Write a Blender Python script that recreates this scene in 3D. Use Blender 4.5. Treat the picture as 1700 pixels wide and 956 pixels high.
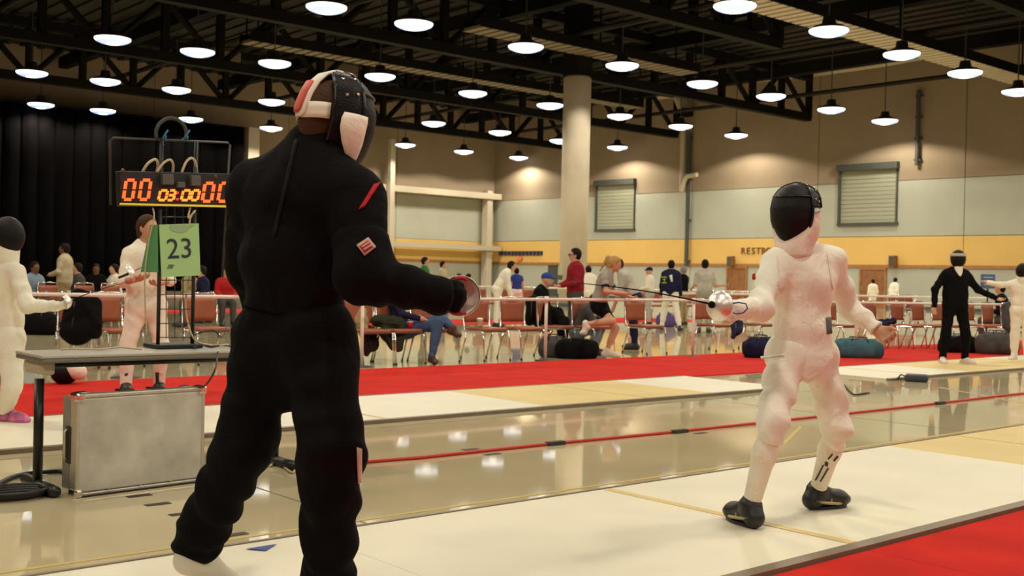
import bpy, bmesh, math, random
import numpy as np
from mathutils import Vector, Matrix
from mathutils.bvhtree import BVHTree

for o in list(bpy.data.objects):
    bpy.data.objects.remove(o)
SC = bpy.context.scene
COL = SC.collection
random.seed(7)

# ------------------------------------------------------------------ camera
F_PX, CX, CY = 1850.0, 850.0, 478.0
CAM_H = 1.2
YAW, PITCH, ROLL = math.radians(-49.17), math.radians(0.51), math.radians(-1.256)
def cam_axes(yaw, pitch, roll):
    fwd = np.array([math.sin(yaw)*math.cos(pitch), math.cos(yaw)*math.cos(pitch), -math.sin(pitch)])
    r0 = np.array([math.cos(yaw), -math.sin(yaw), 0.0])
    d0 = np.cross(fwd, r0)
    return r0*math.cos(roll)+d0*math.sin(roll), -r0*math.sin(roll)+d0*math.cos(roll), fwd
RT, DN, FW = cam_axes(YAW, PITCH, ROLL)
EYE = np.array([0.0, 0.0, CAM_H])
cam = bpy.data.cameras.new('camera')
cam.sensor_width = 36.0
cam.lens = F_PX/1700.0*36.0
cam.clip_end = 300
cam.dof.use_dof = True
cam.dof.focus_distance = 5.2
cam.dof.aperture_fstop = 5.6
cam_ob = bpy.data.objects.new('camera', cam)
COL.objects.link(cam_ob)
M = Matrix.Identity(4)
for i in range(3):
    M[i][0], M[i][1], M[i][2], M[i][3] = RT[i], -DN[i], -FW[i], EYE[i]
cam_ob.matrix_world = M
SC.camera = cam_ob

# ------------------------------------------------------------------ world, exposure
w = bpy.data.worlds.new('hall_world'); SC.world = w
w.use_nodes = True
w.node_tree.nodes['Background'].inputs[0].default_value = (0.02, 0.017, 0.013, 1)
w.node_tree.nodes['Background'].inputs[1].default_value = 1.0
SC.view_settings.view_transform = 'Standard'
SC.view_settings.look = 'None'
SC.view_settings.gamma = 1.0
SC.view_settings.use_curve_mapping = False
SC.view_settings.exposure = 0.9
LAMP_W = 560.0
LAMP_COL = (1.0, 0.90, 0.71)
LAMP_Z = 9.85

# ------------------------------------------------------------------ pixel helpers (photo frame 1700x956 -> world)
def at(x, y, d):
    return EYE + d*(FW + (x-CX)/F_PX*RT + (y-CY)/F_PX*DN)
def on_z(x, y, z=0.0):
    v = FW + (x-CX)/F_PX*RT + (y-CY)/F_PX*DN
    return EYE + v*((z-CAM_H)/v[2])
def spot(x, d):                       # ground point in image column x at depth d
    p = at(x, CY, d)
    for _ in range(4):
        u = (p-EYE); dep = u@FW
        p = p + FW*(d-dep); p[2] = 0
        px = CX + F_PX*((p-EYE)@RT)/((p-EYE)@FW)
        p = p + RT*((x-px)/F_PX*d); p[2] = 0
    return p
GH = np.array([FW[0], FW[1], 0]); GH /= np.linalg.norm(GH)      # camera heading on the ground
RH = np.array([GH[1], -GH[0], 0])
UP = np.array([0, 0, 1.0])
def facing(phi):                      # 0 = towards the camera, 90 = image right, 180 = away
    p = math.radians(phi)
    f = -math.cos(p)*GH + math.sin(p)*RH
    return f, np.cross(UP, f)         # forward, person's left
def unit(v):
    v = np.asarray(v, float); return v/max(np.linalg.norm(v), 1e-9)

# ------------------------------------------------------------------ materials
MATS = {}
def mat(name, col, rough=0.7, metal=0.0, spec=0.5, bump=0.0, bscale=60.0, var=0.0, vscale=8.0, emit=None, estr=1.0, coat=0.0, sheen=0.0, detail=4.0):
    if name in MATS: return MATS[name]
    m = bpy.data.materials.new(name); m.use_nodes = True
    nt = m.node_tree; b = nt.nodes['Principled BSDF']
    b.inputs['Base Color'].default_value = (*col, 1)
    b.inputs['Roughness'].default_value = rough
    b.inputs['Metallic'].default_value = metal
    b.inputs['Specular IOR Level'].default_value = spec
    b.inputs['Coat Weight'].default_value = coat
    b.inputs['Sheen Weight'].default_value = sheen
    tc = nt.nodes.new('ShaderNodeTexCoord')
    if var > 0:
        n = nt.nodes.new('ShaderNodeTexNoise'); n.inputs['Scale'].default_value = vscale; n.inputs['Detail'].default_value = detail
        nt.links.new(tc.outputs['Object'], n.inputs['Vector'])
        r = nt.nodes.new('ShaderNodeValToRGB')
        r.color_ramp.elements[0].position = 0.3; r.color_ramp.elements[1].position = 0.7
        r.color_ramp.elements[0].color = (*[max(0, c*(1-var)) for c in col], 1)
        r.color_ramp.elements[1].color = (*[min(1, c*(1+var)) for c in col], 1)
        nt.links.new(n.outputs['Fac'], r.inputs['Fac']); nt.links.new(r.outputs['Color'], b.inputs['Base Color'])
    if bump > 0:
        n2 = nt.nodes.new('ShaderNodeTexNoise'); n2.inputs['Scale'].default_value = bscale; n2.inputs['Detail'].default_value = 3
        nt.links.new(tc.outputs['Object'], n2.inputs['Vector'])
        bp = nt.nodes.new('ShaderNodeBump'); bp.inputs['Strength'].default_value = bump; bp.inputs['Distance'].default_value = 0.01
        nt.links.new(n2.outputs['Fac'], bp.inputs['Height']); nt.links.new(bp.outputs['Normal'], b.inputs['Normal'])
    if emit is not None:
        b.inputs['Emission Color'].default_value = (*emit, 1); b.inputs['Emission Strength'].default_value = estr
        m.cycles.emission_sampling = 'NONE'
    MATS[name] = m
    return m
def cloth(name, col, var=0.12, rough=0.92, spec=0.2, wr=0.42):
    if name in MATS: return MATS[name]
    m = mat(name, col, rough=rough, spec=spec, var=var, vscale=9)
    nt = m.node_tree; b = nt.nodes['Principled BSDF']; tc = nt.nodes.new('ShaderNodeTexCoord')
    n1 = nt.nodes.new('ShaderNodeTexNoise'); n1.inputs['Scale'].default_value = 150; n1.inputs['Detail'].default_value = 2      # weave
    n2 = nt.nodes.new('ShaderNodeTexNoise'); n2.inputs['Scale'].default_value = 5.5; n2.inputs['Detail'].default_value = 3; n2.inputs['Distortion'].default_value = 1.6   # crumples
    b1 = nt.nodes.new('ShaderNodeBump'); b1.inputs['Strength'].default_value = wr; b1.inputs['Distance'].default_value = 0.035
    b2 = nt.nodes.new('ShaderNodeBump'); b2.inputs['Strength'].default_value = 0.2; b2.inputs['Distance'].default_value = 0.006
    for n in (n1, n2): nt.links.new(tc.outputs['Object'], n.inputs['Vector'])
    nt.links.new(n2.outputs['Fac'], b1.inputs['Height']); nt.links.new(n1.outputs['Fac'], b2.inputs['Height'])
    nt.links.new(b1.outputs['Normal'], b2.inputs['Normal']); nt.links.new(b2.outputs['Normal'], b.inputs['Normal'])
    return m

# ------------------------------------------------------------------ mesh helpers
def origin_of(p):
    v = np.zeros(3)
    while p is not None:
        v += np.array(p.location); p = p.parent
    return v
def link_mesh(name, verts, faces, m, parent=None, smooth=False, auto=False):
    me = bpy.data.meshes.new(name)
    v = np.asarray(verts, float)
    if parent is not None: v = v - origin_of(parent)
    me.from_pydata(v.tolist() if isinstance(v, np.ndarray) else v, [], faces if isinstance(faces, list) else faces.tolist())
    if smooth: me.polygons.foreach_set('use_smooth', np.ones(len(me.polygons), bool))
    me.materials.append(m)
    me.update()
    o = bpy.data.objects.new(name, me); COL.objects.link(o)
    if parent is not None: o.parent = parent
    return o
def frame_of(axis):
    a = unit(axis); h = np.array([0, 0, 1.0]) if abs(a[2]) < 0.9 else np.array([1.0, 0, 0])
    u = unit(np.cross(h, a)); return u, np.cross(a, u), a
class MB:
    def __init__(s): s.v = []; s.f = []
    def add(s, vs, fs):
        n = len(s.v); s.v += [np.asarray(p, float) for p in vs]; s.f += [[i+n for i in f] for f in fs]; return s
    def hexa(s, p8):
        return s.add(p8, [[0,3,2,1],[4,5,6,7],[0,1,5,4],[1,2,6,5],[2,3,7,6],[3,0,4,7]])
    def box(s, c, size, ax=None):
        c = np.asarray(c, float); X, Y, Z = ax if ax is not None else np.eye(3)
        hx, hy, hz = [q/2 for q in size]
        return s.hexa([c+i*hx*X+j*hy*Y+k*hz*Z for k in (-1, 1) for i, j in ((-1,-1),(1,-1),(1,1),(-1,1))])
    def bevbox(s, c, size, bev, ax=None, seg=2):
        bm = bmesh.new(); bmesh.ops.create_cube(bm, size=1.0)
        for v in bm.verts: v.co = Vector((v.co.x*size[0], v.co.y*size[1], v.co.z*size[2]))
        bmesh.ops.bevel(bm, geom=bm.edges[:], offset=bev, segments=seg, affect='EDGES', profile=0.5)
        X, Y, Z = ax if ax is not None else np.eye(3); c = np.asarray(c, float)
        bm.verts.index_update()
        vs = [c+v.co.x*X+v.co.y*Y+v.co.z*Z for v in bm.verts]; fs = [[v.index for v in f.verts] for f in bm.faces]
        bm.free(); return s.add(vs, fs)
    def tube(s, pts, r, n=8, closed=False):
        pts = [np.asarray(p, float) for p in pts]; rs = r if isinstance(r, (list, tuple, np.ndarray)) else [r]*len(pts)
        vs = []; fs = []; u = None; N = len(pts)
        for i, p in enumerate(pts):
            if closed: t = unit(pts[(i+1) % N]-pts[i-1])
            else: t = unit(pts[min(i+1, N-1)]-pts[max(i-1, 0)])
            if u is None: u, vv, _ = frame_of(t)
            else: u = unit(u-t*(u@t))
            vv = np.cross(t, u)
            for k in range(n):
                a = 2*math.pi*k/n; vs.append(p+rs[i]*(math.cos(a)*u+math.sin(a)*vv))
        for i in range(N if closed else N-1):
            j = (i+1) % N
            for k in range(n):
                fs.append([i*n+k, i*n+(k+1) % n, j*n+(k+1) % n, j*n+k])
        if not closed:
            fs.append(list(range(n))[::-1]); fs.append([(N-1)*n+k for k in range(n)])
        return s.add(vs, fs)
    def lathe(s, prof, c, axis, n=24, cap=True):   # prof: list of (radius, height)
        u, v, a = frame_of(axis); c = np.asarray(c, float); vs = []; fs = []
        for r, h in prof:
            for k in range(n):
                t = 2*math.pi*k/n; vs.append(c+a*h+r*(math.cos(t)*u+math.sin(t)*v))
        for i in range(len(prof)-1):
            for k in range(n):
                fs.append([i*n+k, i*n+(k+1) % n, (i+1)*n+(k+1) % n, (i+1)*n+k])
        if cap:
            fs.append(list(range(n))[::-1]); fs.append([(len(prof)-1)*n+k for k in range(n)])
        return s.add(vs, fs)
    def sheet(s, grid, thick=0.0, nrm=None):       # grid [rows][cols] of points, optional thickness
        R_, C_ = len(grid), len(grid[0]); n0 = len(s.v)
        g = np.array(grid, float)
        vs = list(g.reshape(-1, 3)); fs = []
        q = lambda i, j, o=0: o+i*C_+j
        for i in range(R_-1):
            for j in range(C_-1): fs.append([q(i, j), q(i, j+1), q(i+1, j+1), q(i+1, j)])
        if thick:
            du = np.gradient(g, axis=1); dv = np.gradient(g, axis=0)
            nn = np.cross(du, dv); nn /= np.maximum(np.linalg.norm(nn, axis=2, keepdims=True), 1e-9)
            if nrm is not None: nn = np.broadcast_to(np.asarray(nrm, float), g.shape)
            o = R_*C_; vs += list((g-nn*thick).reshape(-1, 3))
            for i in range(R_-1):
                for j in range(C_-1): fs.append([q(i, j, o), q(i+1, j, o), q(i+1, j+1, o), q(i, j+1, o)])
            ring = [(0, j) for j in range(C_)]+[(i, C_-1) for i in range(1, R_)]+[(R_-1, j) for j in range(C_-2, -1, -1)]+[(i, 0) for i in range(R_-2, 0, -1)]
            for a in range(len(ring)):
                (i, j), (k, l) = ring[a], ring[(a+1) % len(ring)]
                fs.append([q(i, j), q(i, j, o), q(k, l, o), q(k, l)])
        return s.add(vs, fs)
    def prism(s, poly, h):                         # polygon of 3d points extruded by vector h
        n = len(poly); p = [np.asarray(x, float) for x in poly]
        fs = [list(range(n))[::-1], list(range(n, 2*n))]+[[i, (i+1) % n, n+(i+1) % n, n+i] for i in range(n)]
        return s.add(p+[x+np.asarray(h, float) for x in p], fs)
    def build(s, name, m, parent=None, smooth=False):
        o = link_mesh(name, np.array(s.v), s.f, m, parent, smooth)
        return o
def tag(o, label=None, cat=None, group=None, kind=None):
    if label: o['label'] = label
    if cat: o['category'] = cat
    if group: o['group'] = group
    if kind: o['kind'] = kind
    return o
def thing(name, label, cat, loc=(0, 0, 0), group=None):
    o = bpy.data.objects.new(name, None); o.empty_display_size = 0.1; COL.objects.link(o)
    o.location = Vector([float(c) for c in loc]); return tag(o, label, cat, group)
def struct(o): o['kind'] = 'structure'; return o
def dup(root, loc, rotz, label=None, group=None):
    r = root.copy(); COL.objects.link(r); r.location = Vector([float(c) for c in loc]); r.rotation_euler = (0, 0, rotz)
    if label: r['label'] = label
    if group: r['group'] = group
    for ch in list(root.children):
        c = ch.copy(); COL.objects.link(c); c.parent = r
        for g in list(ch.children):
            d = g.copy(); COL.objects.link(d); d.parent = c
    return r
def text_mesh(body, size, org, ax, ay, m, name, parent=None, ext=0.004, shear=0.0, align='CENTER', space=1.0):
    cu = bpy.data.curves.new(name, 'FONT'); cu.body = body; cu.size = size; cu.extrude = ext; cu.align_x = align; cu.align_y = 'CENTER'; cu.shear = shear
    cu.space_character = space; cu.resolution_u = 3
    to = bpy.data.objects.new(name, cu); COL.objects.link(to)
    dg = bpy.context.evaluated_depsgraph_get(); me = bpy.data.meshes.new_from_object(to.evaluated_get(dg))
    bpy.data.objects.remove(to); bpy.data.curves.remove(cu)
    az = np.cross(ax, ay); par = origin_of(parent) if parent else np.zeros(3)
    for v in me.vertices:
        q = np.asarray(org)-par+v.co.x*np.asarray(ax)+v.co.y*np.asarray(ay)+v.co.z*az; v.co = Vector(q)
    me.materials.clear(); me.materials.append(m)
    o = bpy.data.objects.new(name, me); COL.objects.link(o)
    if parent: o.parent = parent
    return o

# ------------------------------------------------------------------ smooth bodies: signed distance fields + surface nets
def cap(a, b, ra, rb=None, k=0.03, flat=None, cuts=None, fold=None):
    return dict(t='c', a=np.asarray(a, float), b=np.asarray(b, float), ra=ra, rb=ra if rb is None else rb, k=k, flat=flat, cuts=cuts, fold=fold)
def ell(c, axes, rad, k=0.02, cuts=None, sub=False):
    return dict(t='e', c=np.asarray(c, float), A=np.array(axes, float), r=np.array(rad, float), k=k, cuts=cuts, sub=sub)
def field(prims, vox):
    lo = np.full(3, 1e9); hi = -lo
    for p in prims:
        if p['t'] == 'c':
            s = p['flat'][1] if p['flat'] else 1.0
            r = max(p['ra'], p['rb'])*max(1, s)+p['k']*0.5+0.01
            p['lo'] = np.minimum(p['a'], p['b'])-r; p['hi'] = np.maximum(p['a'], p['b'])+r
        else:
            r = p['r'].max()+p['k']*0.5+0.01; p['lo'] = p['c']-r; p['hi'] = p['c']+r
        lo = np.minimum(lo, p['lo']); hi = np.maximum(hi, p['hi'])
    lo = lo-2*vox; n = np.ceil((hi-lo)/vox).astype(int)+3
    D = np.full(tuple(n), 0.25, np.float32)
    ax = [lo[i]+vox*np.arange(n[i]) for i in range(3)]
    for p in prims:
        i0 = np.maximum(((p['lo']-lo)/vox).astype(int)-1, 0); i1 = np.minimum(((p['hi']-lo)/vox).astype(int)+3, n)
        sl = tuple(slice(i0[i], i1[i]) for i in range(3))
        P = np.stack(np.meshgrid(*[ax[i][i0[i]:i1[i]] for i in range(3)], indexing='ij'), -1)
        if p['t'] == 'c':
            ab = p['b']-p['a']; L2 = max(ab@ab, 1e-9)
            t = np.clip(((P-p['a'])@ab)/L2, 0, 1)
            q = P-(p['a']+t[..., None]*ab)
            if p['flat']:
                wv, s = p['flat'][0], p['flat'][1]; c = q@wv
                ln = np.sqrt(np.maximum((q*q).sum(-1)-c*c+(c/s)**2, 0))
            else: ln = np.sqrt((q*q).sum(-1))
            d = ln-(p['ra']+(p['rb']-p['ra'])*t)
            if p['fold']:
                amp, fr, ph = p['fold']; al = (P-p['a'])@(ab/math.sqrt(L2))
                d = d+amp*np.sin(al*fr+2.2*np.sin(P[..., 0]*17+ph)+1.7*np.sin(P[..., 1]*15+P[..., 2]*6+2*ph)+ph)
        else:
            q = ((P-p['c'])@p['A'].T)/p['r']; d = (np.sqrt((q*q).sum(-1))-1)*p['r'].min()
        if p['cuts']:
            for pt, nn in p['cuts']: d = np.maximum(d, (P-np.asarray(pt))@unit(nn))
        if p.get('sub'):
            D[sl] = np.maximum(D[sl], -d); continue
        h = np.maximum(p['k']-np.abs(D[sl]-d), 0)/max(p['k'], 1e-6)
        D[sl] = np.minimum(D[sl], d)-h*h*p['k']*0.25
    return D, lo
def nets(D, lo, vox):
    S = D < 0
    c = np.zeros(tuple(np.array(D.shape)-1), np.int8)
    for i in (0, 1):
        for j in (0, 1):
            for k in (0, 1):
                c += S[i:S.shape[0]-1+i, j:S.shape[1]-1+j, k:S.shape[2]-1+k]
    act = (c > 0) & (c < 8)
    idx = -np.ones(act.shape, np.int64); ii = np.argwhere(act); idx[act] = np.arange(len(ii))
    acc = np.zeros((len(ii), 3)); cnt = np.zeros(len(ii))
    cor = [(i, j, k) for i in (0, 1) for j in (0, 1) for k in (0, 1)]
    for a in cor:
        for ax in range(3):
            if a[ax]: continue
            b = list(a); b[ax] = 1
            da = D[ii[:, 0]+a[0], ii[:, 1]+a[1], ii[:, 2]+a[2]]; db = D[ii[:, 0]+b[0], ii[:, 1]+b[1], ii[:, 2]+b[2]]
            x = (da < 0) != (db < 0); t = np.where(x, da/np.where(x, da-db, 1), 0)
            pos = np.tile(np.array(a, float), (len(ii), 1)); pos[:, ax] += t
            acc[x] += pos[x]; cnt[x] += 1
    V = lo+vox*(ii+acc/np.maximum(cnt, 1)[:, None])
    F = []
    for ax in range(3):
        u, v = [(1, 2), (2, 0), (0, 1)][ax]
        s0 = [slice(1, -1)]*3; s0[ax] = slice(0, -1); s1 = list(s0); s1[ax] = slice(1, None)
        A, B = S[tuple(s0)], S[tuple(s1)]
        e = np.argwhere(A != B); flip = A[A != B]
        off = np.ones(3, int); off[ax] = 0; e = e+off
        def cell(du, dv):
            q = e.copy(); q[:, u] -= du; q[:, v] -= dv; return idx[q[:, 0], q[:, 1], q[:, 2]]
        q = np.stack([cell(1, 1), cell(0, 1), cell(0, 0), cell(1, 0)], 1)
        q[~flip] = q[~flip][:, ::-1]; F.append(q)
    F = np.concatenate(F); F = F[(F >= 0).all(1)]
    return V, F
def blob(name, prims, m, parent, vox):
    D, lo = field(prims, vox); V, F = nets(D, lo, vox)
    return link_mesh(name, V, F, m, parent, smooth=True)
def bvh_of(objs):
    vs = []; fs = []
    for o in objs:
        n = len(vs); w_ = origin_of(o)
        vs += [Vector(v.co)+Vector(w_) for v in o.data.vertices]; fs += [[i+n for i in p.vertices] for p in o.data.polygons]
    return BVHTree.FromPolygons(vs, fs)
def patch(bvh, c4, m, name, parent, nu=6, nv=6, lift=0.004):   # cloth patch that lies on a surface; corners in photo pixels
    g = []; last = None
    c = np.array(c4, float)
    for i in range(nv+1):
        row = []
        for j in range(nu+1):
            a, b = i/nv, j/nu
            q = (c[0]*(1-b)+c[1]*b)*(1-a)+(c[3]*(1-b)+c[2]*b)*a
            d = unit(FW+(q[0]-CX)/F_PX*RT+(q[1]-CY)/F_PX*DN)
            h = bvh.ray_cast(Vector(EYE), Vector(d))
            if h[0] is not None:
                dist = h[3]; last = dist
            else: dist = last if last else None
            row.append((d, dist))
        g.append(row)
    ds = [x[1] for r in g for x in r if x[1]]
    if not ds: return None
    md = sorted(ds)[len(ds)//2]
    grid = [[EYE+d*((dist if dist and abs(dist-md) < 0.12 else md)-lift) for d, dist in r] for r in g]
    mb = MB(); mb.sheet(grid, thick=0.003)
    return mb.build(name, m, parent, smooth=True)

# ================================================================== SETTING
M_floor = bpy.data.materials.new('polished_concrete'); M_floor.use_nodes = True
def build_floor_mat(m):
    nt = m.node_tree; b = nt.nodes['Principled BSDF']; tc = nt.nodes.new('ShaderNodeTexCoord')
    n = nt.nodes.new('ShaderNodeTexNoise'); n.inputs['Scale'].default_value = 0.55; n.inputs['Detail'].default_value = 7
    nt.links.new(tc.outputs['Object'], n.inputs['Vector'])
    r = nt.nodes.new('ShaderNodeValToRGB'); e = r.color_ramp.elements
    e[0].position, e[1].position = 0.3, 0.72
    e[0].color = (0.49, 0.415, 0.255, 1); e[1].color = (0.60, 0.515, 0.33, 1)
    nt.links.new(n.outputs['Fac'], r.inputs['Fac']); nt.links.new(r.outputs['Color'], b.inputs['Base Color'])
    n2 = nt.nodes.new('ShaderNodeTexNoise'); n2.inputs['Scale'].default_value = 2.5; n2.inputs['Detail'].default_value = 5
    nt.links.new(tc.outputs['Object'], n2.inputs['Vector'])
    mr = nt.nodes.new('ShaderNodeMapRange'); mr.inputs['To Min'].default_value = 0.025; mr.inputs['To Max'].default_value = 0.06
    nt.links.new(n2.outputs['Fac'], mr.inputs['Value']); nt.links.new(mr.outputs['Result'], b.inputs['Roughness'])
    n3 = nt.nodes.new('ShaderNodeTexNoise'); n3.inputs['Scale'].default_value = 1.3; nt.links.new(tc.outputs['Object'], n3.inputs['Vector'])
    bp = nt.nodes.new('ShaderNodeBump'); bp.inputs['Strength'].default_value = 0.02; bp.inputs['Distance'].default_value = 0.01
    nt.links.new(n3.outputs['Fac'], bp.inputs['Height']); nt.links.new(bp.outputs['Normal'], b.inputs['Normal'])
    b.inputs['Specular IOR Level'].default_value = 0.35
build_floor_mat(M_floor)
M_beige = mat('wall_beige_paint', (0.305, 0.235, 0.158), 0.85, bump=0.1, bscale=3, var=0.06, vscale=0.6)
M_green = mat('wall_sage_paint', (0.41, 0.42, 0.345), 0.85, bump=0.1, bscale=3, var=0.05, vscale=0.6)
M_yellow = mat('wall_yellow_paint', (0.70, 0.46, 0.14), 0.8, var=0.05, vscale=0.6)
M_trimw = mat('wood_trim', (0.36, 0.16, 0.05), 0.6, var=0.2, vscale=4)
M_dark = mat('dark_steel', (0.006, 0.005, 0.004), 0.8, spec=0.15)
M_deck = mat('roof_deck', (0.012, 0.008, 0.0055), 0.9, var=0.3, vscale=0.4)
M_colm = mat('column_paint', (0.52, 0.46, 0.36), 0.7, bump=0.1, bscale=6, var=0.05, vscale=2)
M_steelb = mat('beam_paint', (0.50, 0.44, 0.33), 0.7)
M_curt = mat('black_drape', (0.0022, 0.0018, 0.002), 0.98, spec=0.03)
M_black = mat('black_plastic', (0.010, 0.010, 0.011), 0.5)
M_blackm = mat('black_paint_metal', (0.012, 0.012, 0.014), 0.35)
M_alu = mat('aluminium', (0.60, 0.57, 0.50), 0.45, metal=0.9, var=0.08, vscale=12, bump=0.1, bscale=80)
M_chrome = mat('chrome', (0.75, 0.72, 0.68), 0.15, metal=1.0)
M_door = mat('wood_door', (0.25, 0.10, 0.03), 0.55, var=0.25, vscale=3)
M_panel = mat('shutter_paint', (0.33, 0.34, 0.25), 0.6)
M_dframe = mat('dark_frame_paint', (0.06, 0.065, 0.055), 0.7)  # plain dark paint for frames, backings, brackets and bases

X0, X1, Y0, Y1, ZC = -64.0, 16.0, -12.0, 58.0, 13.4
fl = MB().box(((X0+X1)/2, (Y0+Y1)/2, -0.1), (X1-X0+2, Y1-Y0+2, 0.2)).build('floor', M_floor); struct(fl)
jm = MB()
for yy in range(-9, 54, 6): jm.box(((X0+X1)/2, yy, 0.0005), (X1-X0, 0.012, 0.001))
for xx in range(-62, 14, 6): jm.box((xx+0.7, (Y0+Y1)/2, 0.0006), (0.012, Y1-Y0, 0.001))
j = jm.build('saw_cut_joint', mat('joint_filler', (0.16, 0.13, 0.08), 0.6), fl); j['kind'] = 'stuff'
cl = MB().box(((X0+X1)/2, (Y0+Y1)/2, ZC+0.1), (X1-X0+2, Y1-Y0+2, 0.2)).build('ceiling', M_deck); struct(cl)
rb = MB()
for yy in np.arange(Y0, Y1, 0.9): rb.box(((X0+X1)/2, yy, ZC-0.05), (X1-X0, 0.35, 0.1))
r_ = rb.build('deck_rib', M_deck, cl); r_['kind'] = 'stuff'

# right wall: a plane through two floor points, measured along s from the corner
W0 = np.array([-64.0, 53.35, 0]); W1 = np.array([-25.4, 55.3, 0]); WS = unit(W1-W0); WN = np.array([WS[1], -WS[0], 0])
def on_wall(x, y):
    v = FW+(x-CX)/F_PX*RT+(y-CY)/F_PX*DN
    t = ((W0-EYE)@WN)/(v@WN); p = EYE+v*t
    return (p-W0)@WS, p[2]
def wp(s, z, out=0.0): return W0+WS*s+WN*out+UP*z
WAX = (WS, WN, UP)
z_trim = np.mean([on_wall(x, y)[1] for x, y in ((975, 439), (1200, 439.5), (1410, 441), (1700, 444.5))])
z_yel = np.mean([on_wall(x, y)[1] for x, y in ((975, 398.6), (1240, 395.8), (1370, 393), (1690, 392))])
z_gry = np.mean([on_wall(x, y)[1] for x, y in ((821, 334), (926, 330.6), (1057, 322.7), (1290, 310), (1500, 298.6), (1700, 290))])
wr = thing('wall_right', None, None, W0); struct(wr)
sj = [0.0]+[on_wall(x, 380)[0] for x in (962, 1147, 1356, 1600)]
while sj[-1] < 86: sj.append(sj[-1]+9.4)
bands = [(0, z_trim, M_green), (z_trim, z_yel, M_yellow), (z_yel, z_gry, M_green), (z_gry, ZC, M_beige)]
DOORS = [(on_wall(1208, 460)[0], on_wall(1240, 460)[0]), (on_wall(1429, 460)[0], on_wall(1471, 460)[0]), (on_wall(912, 455)[0], on_wall(925, 455)[0])]
for i in range(len(sj)-1):
    a, b = sj[i]+0.02, sj[i+1]-0.02
    for z0, z1, m in bands:
        MB().box(wp((a+b)/2, (z0+z1)/2+0.01, -0.15), (b-a, 0.3, z1-z0-0.03), WAX).build('wall_panel', m, wr)
MB().box(wp(43, ZC/2, -0.4), (88, 0.2, ZC), WAX).build('backing', M_dframe, wr)
struct(MB().box(wp(43, z_trim, 0.02), (88, 0.1, 0.17), WAX).build('trim_1', M_trimw))
struct(MB().box(wp(43, 0.08, 0.01), (88, 0.05, 0.16), WAX).build('baseboard_right', M_dframe))
# doors
for n, (a, b) in enumerate(DOORS):
    mm = M_door if n < 2 else M_dframe
    d = thing('door_%d' % (n+1), None, None, wp((a+b)/2, 0)); struct(d)
    wd = b-a
    MB().bevbox(wp((a+b)/2, 1.05, 0.03), (wd-0.1, 0.07, 2.1), 0.01, WAX).build('door_leaf', mm, d)
    f = MB(); f.box(wp(a, 1.07, 0.04), (0.1, 0.12, 2.14), WAX); f.box(wp(b, 1.07, 0.04), (0.1, 0.12, 2.14), WAX); f.box(wp((a+b)/2, 2.14, 0.04), (wd+0.1, 0.12, 0.09), WAX)
    f.build('door_frame', M_trimw if n < 2 else M_dframe, d)
    MB().tube([wp(a+0.18, 0.95, 0.08), wp(a+0.18, 0.95, 0.16), wp(a+0.18, 1.2, 0.16), wp(a+0.18, 1.2, 0.08)], 0.02, 6).build('handle', M_alu, d)
for (px, py, lab) in ((1218, 434, 'brown wooden box on the wall trim beside the restroom lettering'), (1487, 434, 'brown wooden box on the wall trim above the right-hand brown door')):
    s, z = on_wall(px, py)
    t = thing('speaker_box', lab, 'box', wp(s, z-0.3)); MB().bevbox(wp(s, z, 0.3), (0.34, 0.4, 0.62), 0.03, WAX).build('body', M_door, t); MB().box(wp(s, z, 0.51), (0.28, 0.02, 0.5), WAX).build('grille', M_dframe, t)
# shuttered openings high on the wall
for n, (xa, xb, ya, yb) in enumerate(((992, 1055, 303, 382), (1396, 1491, 277, 372))):
    s0, z1 = on_wall(xa, (ya+4)); s1, _ = on_wall(xb, ya); _, z0 = on_wall((xa+xb)/2, yb); _, z1 = on_wall((xa+xb)/2, ya)
    wn = thing('window_%d' % (n+1), None, None, wp((s0+s1)/2, z0)); struct(wn)
    mb = MB(); L = s1-s0; H = z1-z0
    for k in range(14):
        MB().bevbox(wp((s0+s1)/2, z0+H*(k+.5)/14, 0.03), (L-0.15, 0.06, H/14-0.015), 0.012, WAX, 1).build('slat', M_panel, wn)
    f = MB(); f.box(wp((s0+s1)/2, z1, 0.16), (L+0.2, 0.34, 0.36), WAX); f.box(wp((s0+s1)/2, z0, 0.07), (L+0.2, 0.16, 0.16), WAX)
    f.box(wp(s0, (z0+z1)/2, 0.07), (0.14, 0.16, H), WAX); f.box(wp(s1, (z0+z1)/2, 0.05), (0.08, 0.1, H), WAX)
    f.build('window_frame', M_dframe, wn)
# vent grille, sign, restroom lettering
s0, z1 = on_wall(829, 417); s1, z0 = on_wall(901, 424)
t = thing('wall_vent', 'long dark louvred vent grille on the yellow wall band', 'vent', wp((s0+s1)/2, z0))
MB().box(wp((s0+s1)/2, (z0+z1)/2, 0.02), (s1-s0, 0.06, z1-z0), WAX).build('backing', M_black, t)
for k in range(12): MB().box(wp(s0+(s1-s0)*(k+.5)/12, (z0+z1)/2, 0.06), ((s1-s0)/24, 0.05, z1-z0), WAX).build('slat', M_dframe, t)
s, z = on_wall(864, 429.5)
t = thing('exit_sign', 'small red lit sign below the long vent grille', 'sign', wp(s, z-0.12)); MB().bevbox(wp(s, z, 0.1), (0.5, 0.12, 0.26), 0.02, WAX).build('housing', M_trimw, t)
MB().box(wp(s, z, 0.17), (0.44, 0.02, 0.2), WAX).build('lit_face', mat('red_sign', (0.7, 0.05, 0.03), 0.5, emit=(1, 0.10, 0.05), estr=0.5), t)
s, z = on_wall(1230, 417)
M_letter = mat('letter_brown', (0.20, 0.085, 0.04), 0.6)
t = thing('restroom_lettering', 'brown RESTROOMS lettering on the yellow wall band', 'sign', wp(s, z))
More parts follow.
